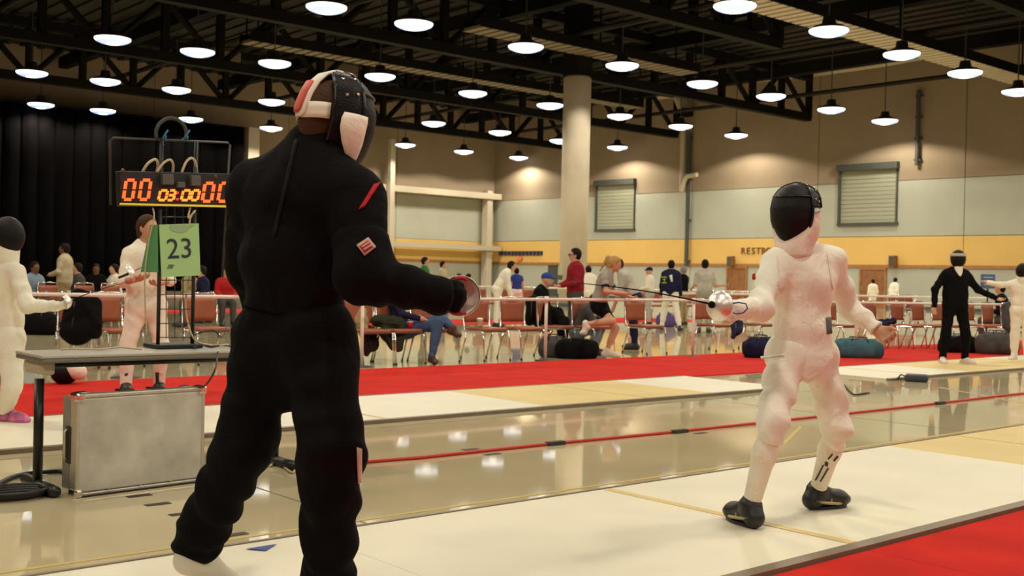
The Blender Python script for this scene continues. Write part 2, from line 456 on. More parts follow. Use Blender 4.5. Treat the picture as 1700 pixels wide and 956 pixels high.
for k, ch in enumerate('RESTROOMS'):
    text_mesh(ch, 0.56, wp(s+0.18+k*0.36, z, 0.03), WS, UP, M_letter, 'letter', t, ext=0.03)
# pipes on the wall
for n, (px, ya, yb, r, lab) in enumerate(((1147.5, 222, 441, 0.13, 'dark vertical pipe running down the right wall'), (1528, 150, 275, 0.11, 'dark drop pipe on the beige upper wall near the right shutter'))):
    s, za = on_wall(px, ya); s2, zb = on_wall(px-1.5, yb)
    t = thing('wall_pipe', lab, 'pipe', wp(s, zb, 0.2)); MB().tube([wp(s, za, 0.2), wp(s, zb, 0.2)], r, 10).build('pipe', M_dframe, t)
    for zz in np.linspace(zb+0.3, za-0.3, 4): MB().box(wp(s, zz, 0.1), (0.4, 0.2, 0.08), WAX).build('bracket', M_dframe, t)
s, za = on_wall(1141, 165); _, zb = on_wall(1141, 318); s2, z2 = on_wall(1164, 293)
t = thing('downpipe', 'pale thick pipe with a side elbow beside the dark vertical pipe', 'pipe', wp(s, zb, 0.3))
MB().tube([wp(s, za, 0.35), wp(s, zb, 0.35)], 0.16, 10).build('pipe', M_steelb, t)
MB().tube([wp(s, zb, 0.35), wp(s+0.3, z2-0.3, 0.5), wp(s+0.6, z2, 0.6), wp(s2+0.2, z2+0.05, 0.7)], 0.14, 10).build('elbow', M_steelb, t)
pp = [wp(*on_wall(x, y), 0.6) for x, y in ((1255, 134), (1370, 122), (1470, 108), (1560, 92))]
t = thing('wall_duct', 'pale pipe running along the top of the right wall', 'pipe', pp[0]); MB().tube(pp, 0.22, 10).build('pipe', M_steelb, t)
for p in pp[1:3]: MB().tube([p, p+UP*2], 0.05, 6).build('hanger', M_dframe, t)
pp = [wp(*on_wall(x, y), 0.9) for x, y in ((1092, 166), (1120, 160), (1137, 160), (1143, 172), (1146, 183))]
t = thing('bent_duct', 'short pale bent duct high on the wall above the vertical pipe', 'pipe', pp[0]); MB().tube(pp, [0.2, 0.25, 0.3, 0.3, 0.25], 10).build('duct', M_steelb, t); MB().bevbox(wp(*on_wall(1154, 190), 0.9), (0.7, 0.6, 0.5), 0.08, WAX).build('end_box', M_dark, t)

# left wall
def on_left(x, y, X=X0):
    v = FW+(x-CX)/F_PX*RT+(y-CY)/F_PX*DN
    p = EYE+v*((X-EYE[0])/v[0]); return p[1], p[2]
wl = thing('wall_left', None, None, (X0, Y0, 0)); struct(wl)
yjs = [Y0, 0, 9, 18, 27, 36, 44.5, 53.4]
zy = on_left(740, 399)[1]; zt = on_left(740, 434)[1]; zg = on_left(740, 327)[1]
for a, b in zip(yjs[:-1], yjs[1:]):
    for z0, z1, m in ((0, zt, M_green), (zt, zy, M_yellow), (zy, zg, M_green), (zg, ZC, M_beige)):
        MB().box((X0-0.15, (a+b)/2, (z0+z1)/2), (0.3, b-a-0.04, z1-z0-0.02)).build('wall_panel', m, wl)
struct(MB().box((X0+0.02, 22, zt), (0.1, 66, 0.17)).build('trim_2', M_trimw))
struct(MB().box((X1+0.15, (Y0+Y1)/2, ZC/2), (0.3, Y1-Y0+2, ZC)).build('wall_near', M_beige))
struct(MB().box(((X0+X1)/2, Y0-0.15, ZC/2), (X1-X0+2, 0.3, ZC)).build('wall_back', M_beige))
# steel frame standing in front of the left wall
t = thing('wall_frame', 'pale steel frame with two horizontal beams in front of the left wall', 'frame', (X0+1, 44, 0))
y1_, z1_ = on_left(654, 312.6, X0+0.7); y2_, z2_ = on_left(820, 327, X0+0.7)
zu = (z1_+z2_)/2
MB().box((X0+0.7, (y1_-2+53.2)/2, zu), (0.7, 53.2-y1_+2, 0.42)).build('upper_beam', M_steelb, t)
zl = on_left(740, 409, X0+0.7)[1]
MB().box((X0+0.7, (y1_-2+53.2)/2, zl), (0.9, 53.2-y1_+2, 0.34)).build('lower_beam', M_steelb, t)
y3, zz = on_left(651, 225, X0+1.4)
MB().box((X0+1.4, y3, 5.2), (0.36, 0.36, 10.4)).build('post', M_steelb, t)
y4, _ = on_left(813, 380, X0+0.9)
MB().box((X0+0.6, y4, zu/2+0.2), (0.6, 0.5, zu+0.4)).build('corner_post', M_colm, t)
y5, z5 = on_left(418, 212, X0+1.2)
t = thing('wall_pier', 'pale square pier beside the end of the black curtain', 'column', (X0+1.2, y5, 0)); MB().bevbox((X0+1.2, y5, z5/2), (0.7, 0.75, z5), 0.03).build('shaft', M_steelb, t)
# black curtain with pleats
yc1 = on_left(404, 300, X0+2.0)[0]; zc = 9.9
t = thing('black_curtain', 'tall black pleated curtain covering the left wall', 'curtain', (X0+2.0, yc1, 0))
nP = 30; yp = np.linspace(4.0, yc1, nP+1)
for i in range(nP):
    g = [[(X0+2.0+0.16*math.sin(math.pi*k/6)+0.02*math.sin(zz), yp[i]+(yp[i+1]-yp[i])*k/6, zz) for k in range(7)] for zz in np.linspace(0.03, zc, 5)]
    MB().sheet(g, 0.01).build('pleat', M_curt, t, smooth=True)
MB().tube([(X0+2.0, 4, zc+0.05), (X0+2.0, yc1, zc+0.05)], 0.06, 8).build('curtain_rail', M_dark, t)

# round column
def spot_col(px, d, wpx): return spot(px, d), wpx*d/F_PX/2
CD = 48.5; cp = at(951, 478, CD); cp[2] = 0; rc = 46*CD/F_PX/2
ztop = at(955, 128, CD)[2]
t = thing('round_column', 'thick pale round concrete column in the middle of the hall', 'column', cp)
MB().lathe([(rc, 0), (rc, ztop-0.1), (rc-0.08, ztop)], cp, UP, 40).build('shaft', M_colm, t, smooth=False)
for p in t.children[0].data.polygons: p.use_smooth = len(p.vertices) == 4
MB().lathe([(rc+0.03, 0), (rc+0.03, 0.15)], cp, UP, 40).build('base_ring', M_dframe, t)
MB().box(cp+UP*(ztop+(ZC-ztop)/2), (0.9, 0.9, ZC-ztop)).build('steel_stub', M_dark, t)
MB().box(at(930, 460.5, CD-.7), (0.14, 0.14, 0.2)).build('call_box', M_dframe, t)

# roof trusses along the hall, ducts, slatted walkway
def truss(x, ya, yb, zb, zt_, label, n):
    t = thing('roof_truss', label, 'truss', (x, ya, zb))
    MB().box((x, (ya+yb)/2, zb), (0.42, yb-ya, 0.42)).build('bottom_chord', M_dark, t)
    MB().box((x, (ya+yb)/2, zt_), (0.5, yb-ya, 0.42)).build('top_chord', M_dark, t)
    st = (yb-ya)/n
    for i in range(n+1): MB().box((x, ya+i*st, (zb+zt_)/2), (0.28, 0.3, zt_-zb)).build('vertical', M_dark, t)
    for i in range(n):
        a, b = (zb, zt_) if i % 2 == 0 else (zt_, zb)
        MB().tube([(x, ya+i*st, a), (x, ya+(i+1)*st, b)], 0.15, 6).build('diagonal', M_dark, t)
ROWX = {'B': -21.3, 'A': -30.3, 'C': -39.8, 'D': -49.2, 'E': -58.4}
truss(-27.6, 2, 38.0, 11.0, 12.9, 'dark roof truss above the lamp row that crosses the top right', 20)
truss(-36.8, 2, 53.6, 10.6, 12.9, 'dark roof truss running over the round column', 20)
truss(-46.3, 2, 53.3, 10.4, 12.9, 'dark roof truss behind the head of the black-clad fencer', 20)
truss(-55.7, 2, 52.9, 10.3, 12.9, 'dark roof truss in front of the left wall, lowest in the photograph', 20)
truss(-18.4, 2, 54.5, 11.2, 12.9, 'dark roof truss in the top right corner', 20)
def beam(y, label):
    t = thing('roof_beam', label, 'beam', (-64, y, 12)); MB().box((-24, y, 12.6), (79, 0.5, 0.6)).build('beam', M_dark, t); 
    MB().tube([(-63, y+1.5, 11.5), (15, y+1.5, 11.5)], 0.12, 6).build('pipe', M_deck, t)
for y, lb in ((12, 'dark cross beam under the roof at the left'), (21.5, 'dark cross beam under the roof above the scoreboard'), (31, 'dark cross beam under the roof near the column'), (40.5, 'dark cross beam under the roof beyond the column'), (50, 'dark cross beam under the roof closest to the right wall')):
    beam(y, lb)
def duct(x0, x1, ya, yb, z, label, m, th=0.12):
    t = thing('slatted_walkway', label, 'walkway', ((x0+x1)/2, ya, z))
    n = min(120, int((yb-ya)/0.5))
    for i in range(n):
        y = ya+(yb-ya)*(i+.5)/n
        MB().box(((x0+x1)/2, y, z), (x1-x0, (yb-ya)/n*0.72, th)).build('slat', m, t)
    for x in (x0, x1): MB().box((x, (ya+yb)/2, z+0.15), (0.1, yb-ya, 0.4)).build('side_rail', M_dark, t)
    for y in (ya+.3, (ya+yb)/2, yb-.3):
        for x in (x0, x1): MB().tube([(x, y, z), (x, y, ZC)], 0.04, 6).build('hanger', M_dark, t)
M_slat = mat('slat_dimmed', (0.16, 0.13, 0.085), 0.8)  # dim light under the roof put into this darker slat colour
def zspan(x, ys, z): return on_z(x, ys, z)
duct(-24.6, -23.2, 26, 53.5, 10.9, 'pale slatted walkway under the roof at the top right', M_steelb)
duct(-34.6, -33.4, 27, 40, 10.9, 'short pale slatted walkway under the roof left of the column', M_slat)
duct(-43.4, -42.4, 22, 46, 10.9, 'long pale slatted walkway under the roof above the fencer with the black suit', M_slat)

# ------------------------------------------------------------------ high-bay lamps
M_lens = mat('lamp_lens', (0.9, 0.95, 1.0), 0.4, emit=(0.92, 0.96, 1.0), estr=1.5)
M_halo = mat('lamp_blue_halo', (0.7, 0.8, 1.0), 0.4, emit=(0.40, 0.54, 0.95), estr=.62)  # blue halo around the lamp put into the lower lens as glow
M_lens3 = mat('lamp_centre', (1, .95, .8), 0.4, emit=(1.0, 0.88, 0.60), estr=3.0)  # warm glow added to give yellowish reflections on the floor
M_hood = mat('lamp_hood', (0.05, 0.05, 0.06), 0.5)
def make_lamp():  # lens wider than the real fixture, its bloom put into the shape
    t = thing('high_bay_lamp', 'x', 'lamp')
    MB().lathe([(0.66, 0.0), (0.655, -0.05), (0.58, -0.115)], (0, 0, 0), UP, 20, cap=False).build('lens', M_lens, t, smooth=True)
    MB().lathe([(0.58, -0.115), (0.46, -0.165), (0.24, -0.205)], (0, 0, 0), UP, 20, cap=False).build('lens_blue_halo', M_halo, t, smooth=True)
    MB().lathe([(0.24, -0.205), (0.02, -0.215)], (0, 0, 0), UP, 20, cap=False).build('lens_centre', M_lens3, t, smooth=True)
    MB().lathe([(0.67, -0.005), (0.69, 0.02), (0.5, 0.12), (0.24, 0.22), (0.2, 0.45), (0.02, 0.47)], (0, 0, 0), UP, 20, cap=False).build('hood', M_hood, t, smooth=True)
    MB().tube([(0, 0, 0.45), (0, 0, ZC-LAMP_Z)], 0.025, 6).build('hanger', M_hood, t)
    l = bpy.data.lights.new('lamp_bulb', 'SPOT'); l.energy = LAMP_W; l.color = LAMP_COL; l.spot_size = math.radians(150); l.spot_blend = 0.1; l.shadow_soft_size = 0.45
    o = bpy.data.objects.new('lamp_bulb', l); COL.objects.link(o); o.parent = t; o.location = (0, 0, -0.32)
    return t
LP = {'upper right': [(1220, 7), (1376, 48), (1497, 87), (1602, 118), (1690, 149)],
      'top middle': [(542, 9), (687, 37), (873, 75), (1033, 106), (1166, 136), (1280, 157), (1380, 179), (1469, 198)],
      'central': [(187, 62), (328, 83), (456, 102), (631, 124), (785, 152), (913, 172), (1029, 190), (1130, 207), (1222, 222)],
      'fourth': [(53, 118), (175, 132), (293, 146), (451, 166), (592, 186), (720, 202), (830, 217), (930, 231), (1025, 242)],
      'lowest': [(68, 171), (171, 181), (317, 195), (450, 210), (563, 224), (673, 238), (770, 249), (861, 259)]}
ORD = ['first', 'second', 'third', 'fourth', 'fifth', 'sixth', 'seventh', 'eighth', 'ninth']
RN = {'upper right': 'the upper right row', 'top middle': 'the row descending from top middle', 'central': 'the longest row, crossing the column', 'fourth': 'the row passing just behind the mask', 'lowest': 'the lowest row along the curtain'}
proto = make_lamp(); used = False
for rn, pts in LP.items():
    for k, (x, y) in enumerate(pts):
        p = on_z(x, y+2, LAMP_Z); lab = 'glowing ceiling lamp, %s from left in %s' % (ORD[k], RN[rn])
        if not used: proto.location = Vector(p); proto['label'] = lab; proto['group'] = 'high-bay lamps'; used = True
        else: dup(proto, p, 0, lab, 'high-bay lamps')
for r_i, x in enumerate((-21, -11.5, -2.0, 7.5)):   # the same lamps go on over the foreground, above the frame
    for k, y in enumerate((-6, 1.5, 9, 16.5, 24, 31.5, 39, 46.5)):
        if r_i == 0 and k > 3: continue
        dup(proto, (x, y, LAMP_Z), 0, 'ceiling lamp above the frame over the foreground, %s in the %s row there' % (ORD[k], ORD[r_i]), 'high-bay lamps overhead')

LAMPS = [on_z(x, y+2, LAMP_Z) for pts in LP.values() for x, y in pts]
for (px, py, lab) in ((300, 86, 'brown duct box under the roof at the upper left'), (556, 116, 'brown duct box under the roof right above the black fencer mask'), (838, 172, 'brown duct box under the roof left of the column')):
    p = on_z(px, py, 11.6)
    for _ in range(20):
        near = [q for q in LAMPS if abs(q[0]-p[0]) < 1.5 and abs(q[1]-p[1]) < 1.8]
        if not near: break
        p[1] += .3 if p[1] >= near[0][1] else -.3
    t = thing('duct_box', lab, 'duct', p); MB().bevbox(p, (1.3, 2.0, 0.6), 0.05).build('body', M_slat, t); MB().box(p-UP*0.31, (0.6, 1.0, 0.03)).build('opening', M_dark, t); MB().tube([p, (p[0], p[1], ZC)], 0.05, 6).build('hanger', M_dark, t)

# ------------------------------------------------------------------ pistes and carpets
M_piste = mat('piste_white', (0.74, 0.69, 0.54), 0.5, bump=0.1, bscale=40, var=0.05, vscale=1.2)
M_pyel = mat('piste_yellow', (0.66, 0.50, 0.20), 0.55, var=0.08, vscale=1.5)
M_red = mat('red_carpet', (0.56, 0.024, 0.016), 0.95, spec=0.1, bump=0.3, bscale=220, var=0.12, vscale=2.5)
M_edge = mat('piste_edge', (0.22, 0.17, 0.12), 0.5, metal=0.3, var=0.1, vscale=5)
M_line = mat('floor_tape_yellow', (0.50, 0.37, 0.10), 0.6)
def bx(m, name, parent, x0, x1, y0, y1, z0, z1): return MB().box(((x0+x1)/2, (y0+y1)/2, (z0+z1)/2), (x1-x0, y1-y0, z1-z0)).build(name, m, parent)
def piste(x0, x1, ya, yb, label, bands_, lines, seams, edge=0.06):
    t = thing('fencing_piste', label, 'piste', ((x0+x1)/2, ya, 0))
    for a, b, m in bands_: bx(m, 'mat_section', t, x0, x1, a+0.0012, b-0.0012, 0, 0.025)
    for y, wd in lines: bx(M_pyel, 'marking_line', t, x0+0.01, x1-0.01, y-wd/2, y+wd/2, 0.0255, 0.0275)
    for x in seams: bx(M_edge, 'seam', t, x-0.004, x+0.004, ya, yb, 0.0255, 0.0265)
    for x, s in ((x1, 1), (x0, -1)):
        a, b = (x, x+edge) if s > 0 else (x-0.02, x)
        bx(M_edge, 'edge_rail', t, a, b, ya, yb, 0, 0.03)
    return t
lineY = on_z(1200, 866)[1]; lineY = (on_z(1020, 826)[1]+on_z(1400, 902)[1])/2
yA = on_z(1520, 752)[1]
piste(-4.38, -2.80, -1.5, 16.0, 'nearest white fencing piste under both front fencers', [(-1.5, 2.6, M_piste), (2.6, yA, M_piste), (yA, yA+2.2, M_pyel), (yA+2.2, 16, M_piste)], [(lineY, 0.06), (yA+1.0, 0.03)], [], 0.07)
ya1, ya2 = on_z(840, 660)[1], on_z(1140, 650)[1]
piste(-9.10, -7.55, -3, 10.75, 'middle white piste with a yellow section beyond the scoring table', [(-3, 2.2, M_piste), (2.2, 7.0, M_piste), (7.0, 9.4, M_pyel), (9.4, 10.75, M_piste)], [(5.2, 0.04), (8.4, 0.03)], [])
piste(-9.05, -7.6, 12.9, 24, 'farthest white piste at the right, under the fencer in black with white bib', [(12.9, 15.2, M_piste), (15.2, 18.4, M_pyel), (18.4, 24, M_piste)], [(14.0, 0.04)], [])
def carpet(x0, x1, ya, yb, label):
    t = thing('red_carpet', label, 'carpet', ((x0+x1)/2, ya, 0)); y = ya
    while y < yb-0.01:
        e = min(y+6, yb); bx(M_red, 'carpet_strip', t, x0, x1, y+0.002, e-0.002, 0, 0.012); y = e
carpet(-2.72, 1.5, -1.5, 16, 'red carpet in the near right corner beside the nearest piste')
carpet(-11.85, -9.14, -4, 27, 'long red carpet strip beyond the middle piste')
carpet(-24.6, -22.0, 14, 27, 'distant red carpet strip far behind the chairs in the middle of the hall')
carpet(-32.8, -30.0, 6, 17, 'distant red carpet strip behind the scoring table, close to the curtain')
p = on_z(60, 537); carpet(p[0]-0.7, p[0]+0.5, p[1]-4, p[1]+0.35, 'small red carpet end at the left edge behind the barrier')
for (a, b, lab, m, wd) in (((-4.62, -3), (-4.50, 16), 'thin yellow tape line on the floor along the nearest piste', M_line, 0.03),
                           (((on_z(1330, 708)[0]), on_z(1330, 708)[1]), tuple(on_z(1300, 737)[:2]), 'short yellow tape line across the floor behind the white fencer', M_line, 0.03),
                           (tuple(on_z(1560, 643)[:2]), tuple(on_z(1698, 669)[:2]), 'yellow tape line crossing the floor at the right edge', M_line, 0.04)):
    a = np.array([a[0], a[1], 0]); b = np.array([b[0], b[1], 0]); u = unit(b-a)
    tag(MB().box((a+b)/2+UP*0.001, (np.linalg.norm(b-a), wd, 0.002), (u, np.cross(UP, u), UP)).build('tape_line', m), lab, 'tape')
M_dtape = mat('dark_tape', (0.035, 0.03, 0.03), 0.7)
for (x, y, lab) in ((231, 823, 'dark tape mark on the floor closest to the silver case'), (262, 837, 'dark tape mark on the floor, middle of three by the case'), (303, 853, 'dark tape mark on the floor nearest to the black trousers'), (388, 888, 'dark tape mark on the floor between the black trouser legs'), (781, 746, 'dark tape mark just beyond the red cord'), (817, 754, 'dark tape mark just in front of the red cord'), (1143, 713, 'dark tape mark beyond the red cord near the white fencer'), (1163, 719, 'dark tape mark in front of the red cord near the white fencer'), (1430, 655, 'dark tape mark with a hooked end right of the white fencer')):
    p = on_z(x, y); tag(MB().box(p+UP*0.0015, (0.05, 0.13, 0.002)).build('tape_mark', M_dtape), lab, 'tape', 'dark tape marks')
bt = [on_z(x, y, 0.0285) for x, y in ((408, 911), (459, 903), (441, 914), )]
tag(MB().prism(bt, (0, 0, 0.001)).build('blue_tape', mat('blue_tape', (0.02, 0.06, 0.30), 0.6)), 'blue triangular tape on the near edge of the white piste between the black legs', 'tape')
# red cord with dark tape, cables
def cord(pts, r, m, name, label, cat='cable', n=6):
    P = [np.array(p, float) for p in pts]; out = []
    for i in range(len(P)-1):
        a, b, c, d = P[max(i-1, 0)], P[i], P[i+1], P[min(i+2, len(P)-1)]
        for k in range(6):
            t_ = k/6; out.append(0.5*((2*b)+(c-a)*t_+(2*a-5*b+4*c-d)*t_*t_+(3*b-a-3*c+d)*t_**3))
    out.append(P[-1]); return tag(MB().tube(out, r, n).build(name, m, None, True), label, cat)
M_redc = mat('red_cord', (0.55, 0.03, 0.02), 0.5)
M_cab = mat('black_cable', (0.012, 0.012, 0.013), 0.5)
M_cabw = mat('pale_cable', (0.55, 0.45, 0.28), 0.5)
rc_ = thing('red_floor_cord', 'long red cord taped along the concrete floor between the pistes', 'cord', on_z(600, 771))
rp = [on_z(x, y)+UP*0.012 for x, y in ((500, 783), (600, 770), (700, 762), (830, 748), (925, 738), (1090, 722), (1250, 705), (1480, 680), (1700, 654))]
rp = rp+[rp[-1]+(rp[-1]-rp[-2])*0.5]
MB().tube(rp, 0.012, 6).build('cord', M_redc, rc_, True)
for x, y in ((922, 738.5), (1128, 718.5), (1560, 671)):
    p = on_z(x, y); MB().box(p+UP*0.014, (0.05, 0.16, 0.026)).build('tape_band', M_dtape, rc_)

# ================================================================== PEOPLE
M_skin = mat('skin_light', (0.55, 0.30, 0.19), 0.6, spec=0.3, var=0.05, vscale=20)
M_skind = mat('skin_brown', (0.16, 0.07, 0.035), 0.6, spec=0.3)
M_wf = cloth('white_fencing_cloth', (0.86, 0.83, 0.73), 0.03)
M_wf2 = cloth('white_cotton', (0.84, 0.79, 0.66), 0.04)
M_bk = cloth('black_fencing_cloth', (0.0048, 0.0042, 0.0048), 0.3, 0.9, 0.10)
M_navy = cloth('navy_cloth', (0.012, 0.014, 0.045))
M_grey = cloth('grey_cloth', (0.33, 0.31, 0.26))
M_dgrey = cloth('dark_grey_cloth', (0.07, 0.068, 0.065))
M_lgrey = cloth('light_grey_cloth', (0.46, 0.44, 0.38))
M_maroon = cloth('maroon_fleece', (0.26, 0.012, 0.022))
M_jean = cloth('blue_denim', (0.05, 0.09, 0.18))
M_ljean = cloth('pale_denim', (0.20, 0.27, 0.36))
M_grn = cloth('green_shirt_cloth', (0.03, 0.16, 0.04))
M_khaki = cloth('khaki_cloth', (0.34, 0.26, 0.13))
M_beigec = cloth('beige_cloth', (0.50, 0.42, 0.28))
M_blue = cloth('blue_cloth', (0.03, 0.06, 0.28))
M_teal = cloth('teal_cloth', (0.05, 0.13, 0.16))
M_redcl = cloth('red_cloth', (0.45, 0.02, 0.02))
M_hdark = mat('hair_dark', (0.012, 0.008, 0.006), 0.6, spec=0.12, bump=0.4, bscale=90)
M_hbrown = mat('hair_brown', (0.06, 0.03, 0.014), 0.6, spec=0.12, bump=0.4, bscale=90)
M_hblond = mat('hair_blond', (0.40, 0.25, 0.09), 0.55, spec=0.12, bump=0.4, bscale=90, var=0.25, vscale=30)
M_hgrey = mat('hair_grey', (0.25, 0.24, 0.22), 0.6, spec=0.12, bump=0.4, bscale=90)
M_shoe = mat('dark_shoe', (0.02, 0.018, 0.016), 0.5)
M_wshoe = mat('white_shoe', (0.7, 0.65, 0.55), 0.5)
M_mesh = bpy.data.materials.new('mask_wire_mesh')
def build_mesh_mat(m):
    m.use_nodes = True; nt = m.node_tree; b = nt.nodes['Principled BSDF']; tc = nt.nodes.new('ShaderNodeTexCoord')
    v = nt.nodes.new('ShaderNodeTexVoronoi'); v.inputs['Scale'].default_value = 190; nt.links.new(tc.outputs['Object'], v.inputs['Vector'])
    r = nt.nodes.new('ShaderNodeValToRGB'); r.color_ramp.elements[0].color = (0.002, 0.002, 0.002, 1); r.color_ramp.elements[1].color = (0.010, 0.007, 0.006, 1)
    nt.links.new(v.outputs['Distance'], r.inputs['Fac']); nt.links.new(r.outputs['Color'], b.inputs['Base Color'])
    bp = nt.nodes.new('ShaderNodeBump'); bp.inputs['Strength'].default_value = 0.6; bp.inputs['Distance'].default_value = 0.003
    nt.links.new(v.outputs['Distance'], bp.inputs['Height']); nt.links.new(bp.outputs['Normal'], b.inputs['Normal'])
    b.inputs['Roughness'].default_value = 0.45; b.inputs['Specular IOR Level'].default_value = 0.18
build_mesh_mat(M_mesh)
M_maskrim = mat('mask_rim', (0.006, 0.007, 0.014), 0.25)
M_eye = mat('eye_dark', (0.01, 0.008, 0.006), 0.3)

BASE = dict(pelvis=(0, 0, .95), chest=(0, 0, 1.30), neck=(0, .0, 1.47), head=(0, .025, 1.62),
            shL=(.175, 0, 1.40), elL=(.23, -.03, 1.12), wrL=(.24, .06, .88), shR=(-.175, 0, 1.40), elR=(-.23, -.03, 1.12), wrR=(-.24, .06, .88),
            hipL=(.09, 0, .92), knL=(.10, .02, .50), anL=(.11, -.02, .09), toeL=(.14, .15, .035), hipR=(-.09, 0, .92), knR=(-.10, .02, .50), anR=(-.11, -.02, .09), toeR=(-.14, .15, .035))
def pose_world(base, phi, H, ov=None, bend=0.0, hphi=None):
    f, l = facing(phi); s = H/1.75; P = {k: np.array(v, float) for k, v in BASE.items()}
    if bend:                            # lean the upper body forward about the pelvis
        c, sn = math.cos(math.radians(bend)), math.sin(math.radians(bend))
        for k in ('chest', 'neck', 'head', 'shL', 'shR', 'elL', 'elR', 'wrL', 'wrR'):
            q = P[k]-P['pelvis']; P[k] = P['pelvis']+np.array([q[0], q[1]*c+q[2]*sn, q[2]*c-q[1]*sn])
    if ov:
        for k, v in ov.items(): P[k] = np.array(v, float)
    J = {k: np.asarray(base)+s*(v[0]*l+v[1]*f+v[2]*UP) for k, v in P.items()}
    hf, hl = facing(phi if hphi is None else hphi)
    J['_hf'] = hf; J['_hl'] = hl; J['_hu'] = UP; J['_s'] = s; J['_f'] = f; J['_l'] = l; J['_base'] = np.asarray(base)
    return J
def head_prims(J, k=1.0):
    s = J['_s']*k; f, l, u, h = J['_hf'], J['_hl'], J['_hu'], J['head']
    A = (l, f, u)
    return [ell(h+s*(.03*u-.012*f), A, s*np.array((.075, .095, .088)), .02), ell(h+s*(-.045*u+.022*f), A, s*np.array((.056, .066, .072)), .04),
            cap(h+s*(.005*u+.082*f), h+s*(-.025*u+.102*f), .010*s, .015*s, .015), cap(h+s*(.015*u+.083*f+.03*l), h+s*(.015*u+.083*f-.03*l), .014*s, None, .02),
            cap(h+s*(-.063*u+.075*f+.02*l), h+s*(-.063*u+.075*f-.02*l), .012*s, None, .012),
            ell(h+s*(-.005*u+.075*l-.01*f), A, s*np.array((.014, .024, .034)), .008), ell(h+s*(-.005*u-.075*l-.01*f), A, s*np.array((.014, .024, .034)), .008),
            cap(J['neck']-s*.03*UP, h+s*(-.05*u-.015*f), .056*s, .052*s, .04)]
def torso_prims(J, g=0.0, sc=1.0, fold=None, girth=1.0):
    s = J['_s']*sc; side = unit(J['shL']-J['shR']); hs = unit(J['hipL']-J['hipR'])
    mid = (J['chest']*.4+J['pelvis']*.6)
    return [cap(J['shL']*.80+J['shR']*.20, J['shR']*.80+J['shL']*.20, .062*s+g, None, .05, fold=fold),
            cap(J['neck']-.02*(J['neck']-J['chest']), J['chest'], .062*s+g*.6, .105*s+g, .09, flat=(side, 1.35)),
            cap(J['chest']+.2*(J['neck']-J['chest']), mid, .108*s*girth+g, .098*s*girth+g, .08, flat=(side, 1.42), fold=fold),
            cap(mid, J['pelvis'], .098*s*girth+g, .112*s*girth+g, .08, flat=(hs, 1.35), fold=fold)]
def hip_prims(J, g=0.0, sc=1.0, girth=1.0):
    s = J['_s']*sc; hs = unit(J['hipL']-J['hipR'])
    return [cap(J['hipL']*.7+J['hipR']*.3, J['hipR']*.7+J['hipL']*.3, .108*s*girth+g, None, .05), cap(J['pelvis']+.10*s*unit(J['chest']-J['pelvis']), J['pelvis'], .100*s*girth+g, .112*s*girth+g, .06, flat=(hs, 1.35))]
def limb(a, b, ra, rb, g, k=0.05, upto=1.0, fold=None, flatend=True):
    e = a+(b-a)*upto; r2 = ra+(rb-ra)*upto
    return cap(a, e, ra+g, r2+g, k, cuts=[(e, b-a)] if (upto < 1 and flatend) else None, fold=fold)
def leg_prims(J, S, g=0.0, upto=2.0, sc=1.0, fold=None):
    s = J['_s']*sc; out = [limb(J['hip'+S], J['kn'+S], .085*s, .056*s, g, .06, min(upto, 1), fold)]
    if upto > 1:
        m = J['kn'+S]*.68+J['an'+S]*.32; bk = unit(np.cross(J['_l'], J['an'+S]-J['kn'+S]))
        out += [limb(J['kn'+S], J['an'+S], .052*s, .038*s, g, .04, upto-1, fold)]
        if upto > 1.6: out += [cap(J['kn'+S]*.85+J['an'+S]*.15, J['kn'+S]*.45+J['an'+S]*.55, .053*s+g, .044*s+g, .05)]
    return out
def arm_prims(J, S, g=0.0, upto=2.0, sc=1.0, fold=None):
    s = J['_s']*sc; out = [limb(J['sh'+S], J['el'+S], .050*s, .040*s, g, .05, min(upto, 1), fold)]
    if upto > 1: out.append(limb(J['el'+S], J['wr'+S], .040*s, .028*s, g, .03, upto-1, fold))
    return out
def hand_prims(J, S, sc=1.0, curl=0.5, hd=None, pn=None):
    """palm, four fingers of different lengths and a thumb leaving the side of the palm"""
    s = J['_s']*sc; w_ = J['wr'+S]; d = unit(w_-J['el'+S]) if hd is None else unit(hd)
    n = np.cross(d, J['_l'] if abs(d@J['_l']) < 0.9 else J['_f']); n = unit(n) if pn is None else unit(pn-d*(pn@d))   # palm normal (fingers curl towards it)
    sd = np.cross(n, d)*(1 if S == 'L' else -1)                                                                      # towards the thumb
    out = [cap(w_, w_+d*.03*s, .027*s, .026*s, .02)]
    for k, (o, L) in enumerate(((.030, .072), (.010, .080), (-.010, .075), (-.028, .058))):
        kn = w_+s*(d*(.088-.004*abs(k-1))+sd*o)
        out.append(cap(w_+s*(d*.02+sd*o*.6), kn, .014*s, .0115*s, .014))
        c1, c2 = curl*1.1, curl*2.3
        m1 = kn+s*L*.5*(d*math.cos(c1)+n*math.sin(c1)); tp = m1+s*L*.5*(d*math.cos(c2)+n*math.sin(c2))
        out += [cap(kn, m1, .0105*s, .0095*s, .004), cap(m1, tp, .0095*s, .0075*s, .004)]
    tb = w_+s*(d*.03+sd*.026); t1 = tb+s*.042*unit(d*.75+sd*.6+n*.3); t2 = t1+s*.032*unit(d*.95+sd*.05+n*(.25+curl*.5))
    out += [cap(tb, t1, .0145*s, .0115*s, .012), cap(t1, t2, .0115*s, .009*s, .005)]
    return out
def mitt_prims(J, S, g=0.0):
    s = J['_s']; w_ = J['wr'+S]; d = unit(w_-J['el'+S])
    return [cap(w_, w_+d*.05*s, .028*s+g, .034*s+g, .02), cap(w_+d*.06*s, w_+d*.12*s, .026*s+g, .016*s+g, .02)]
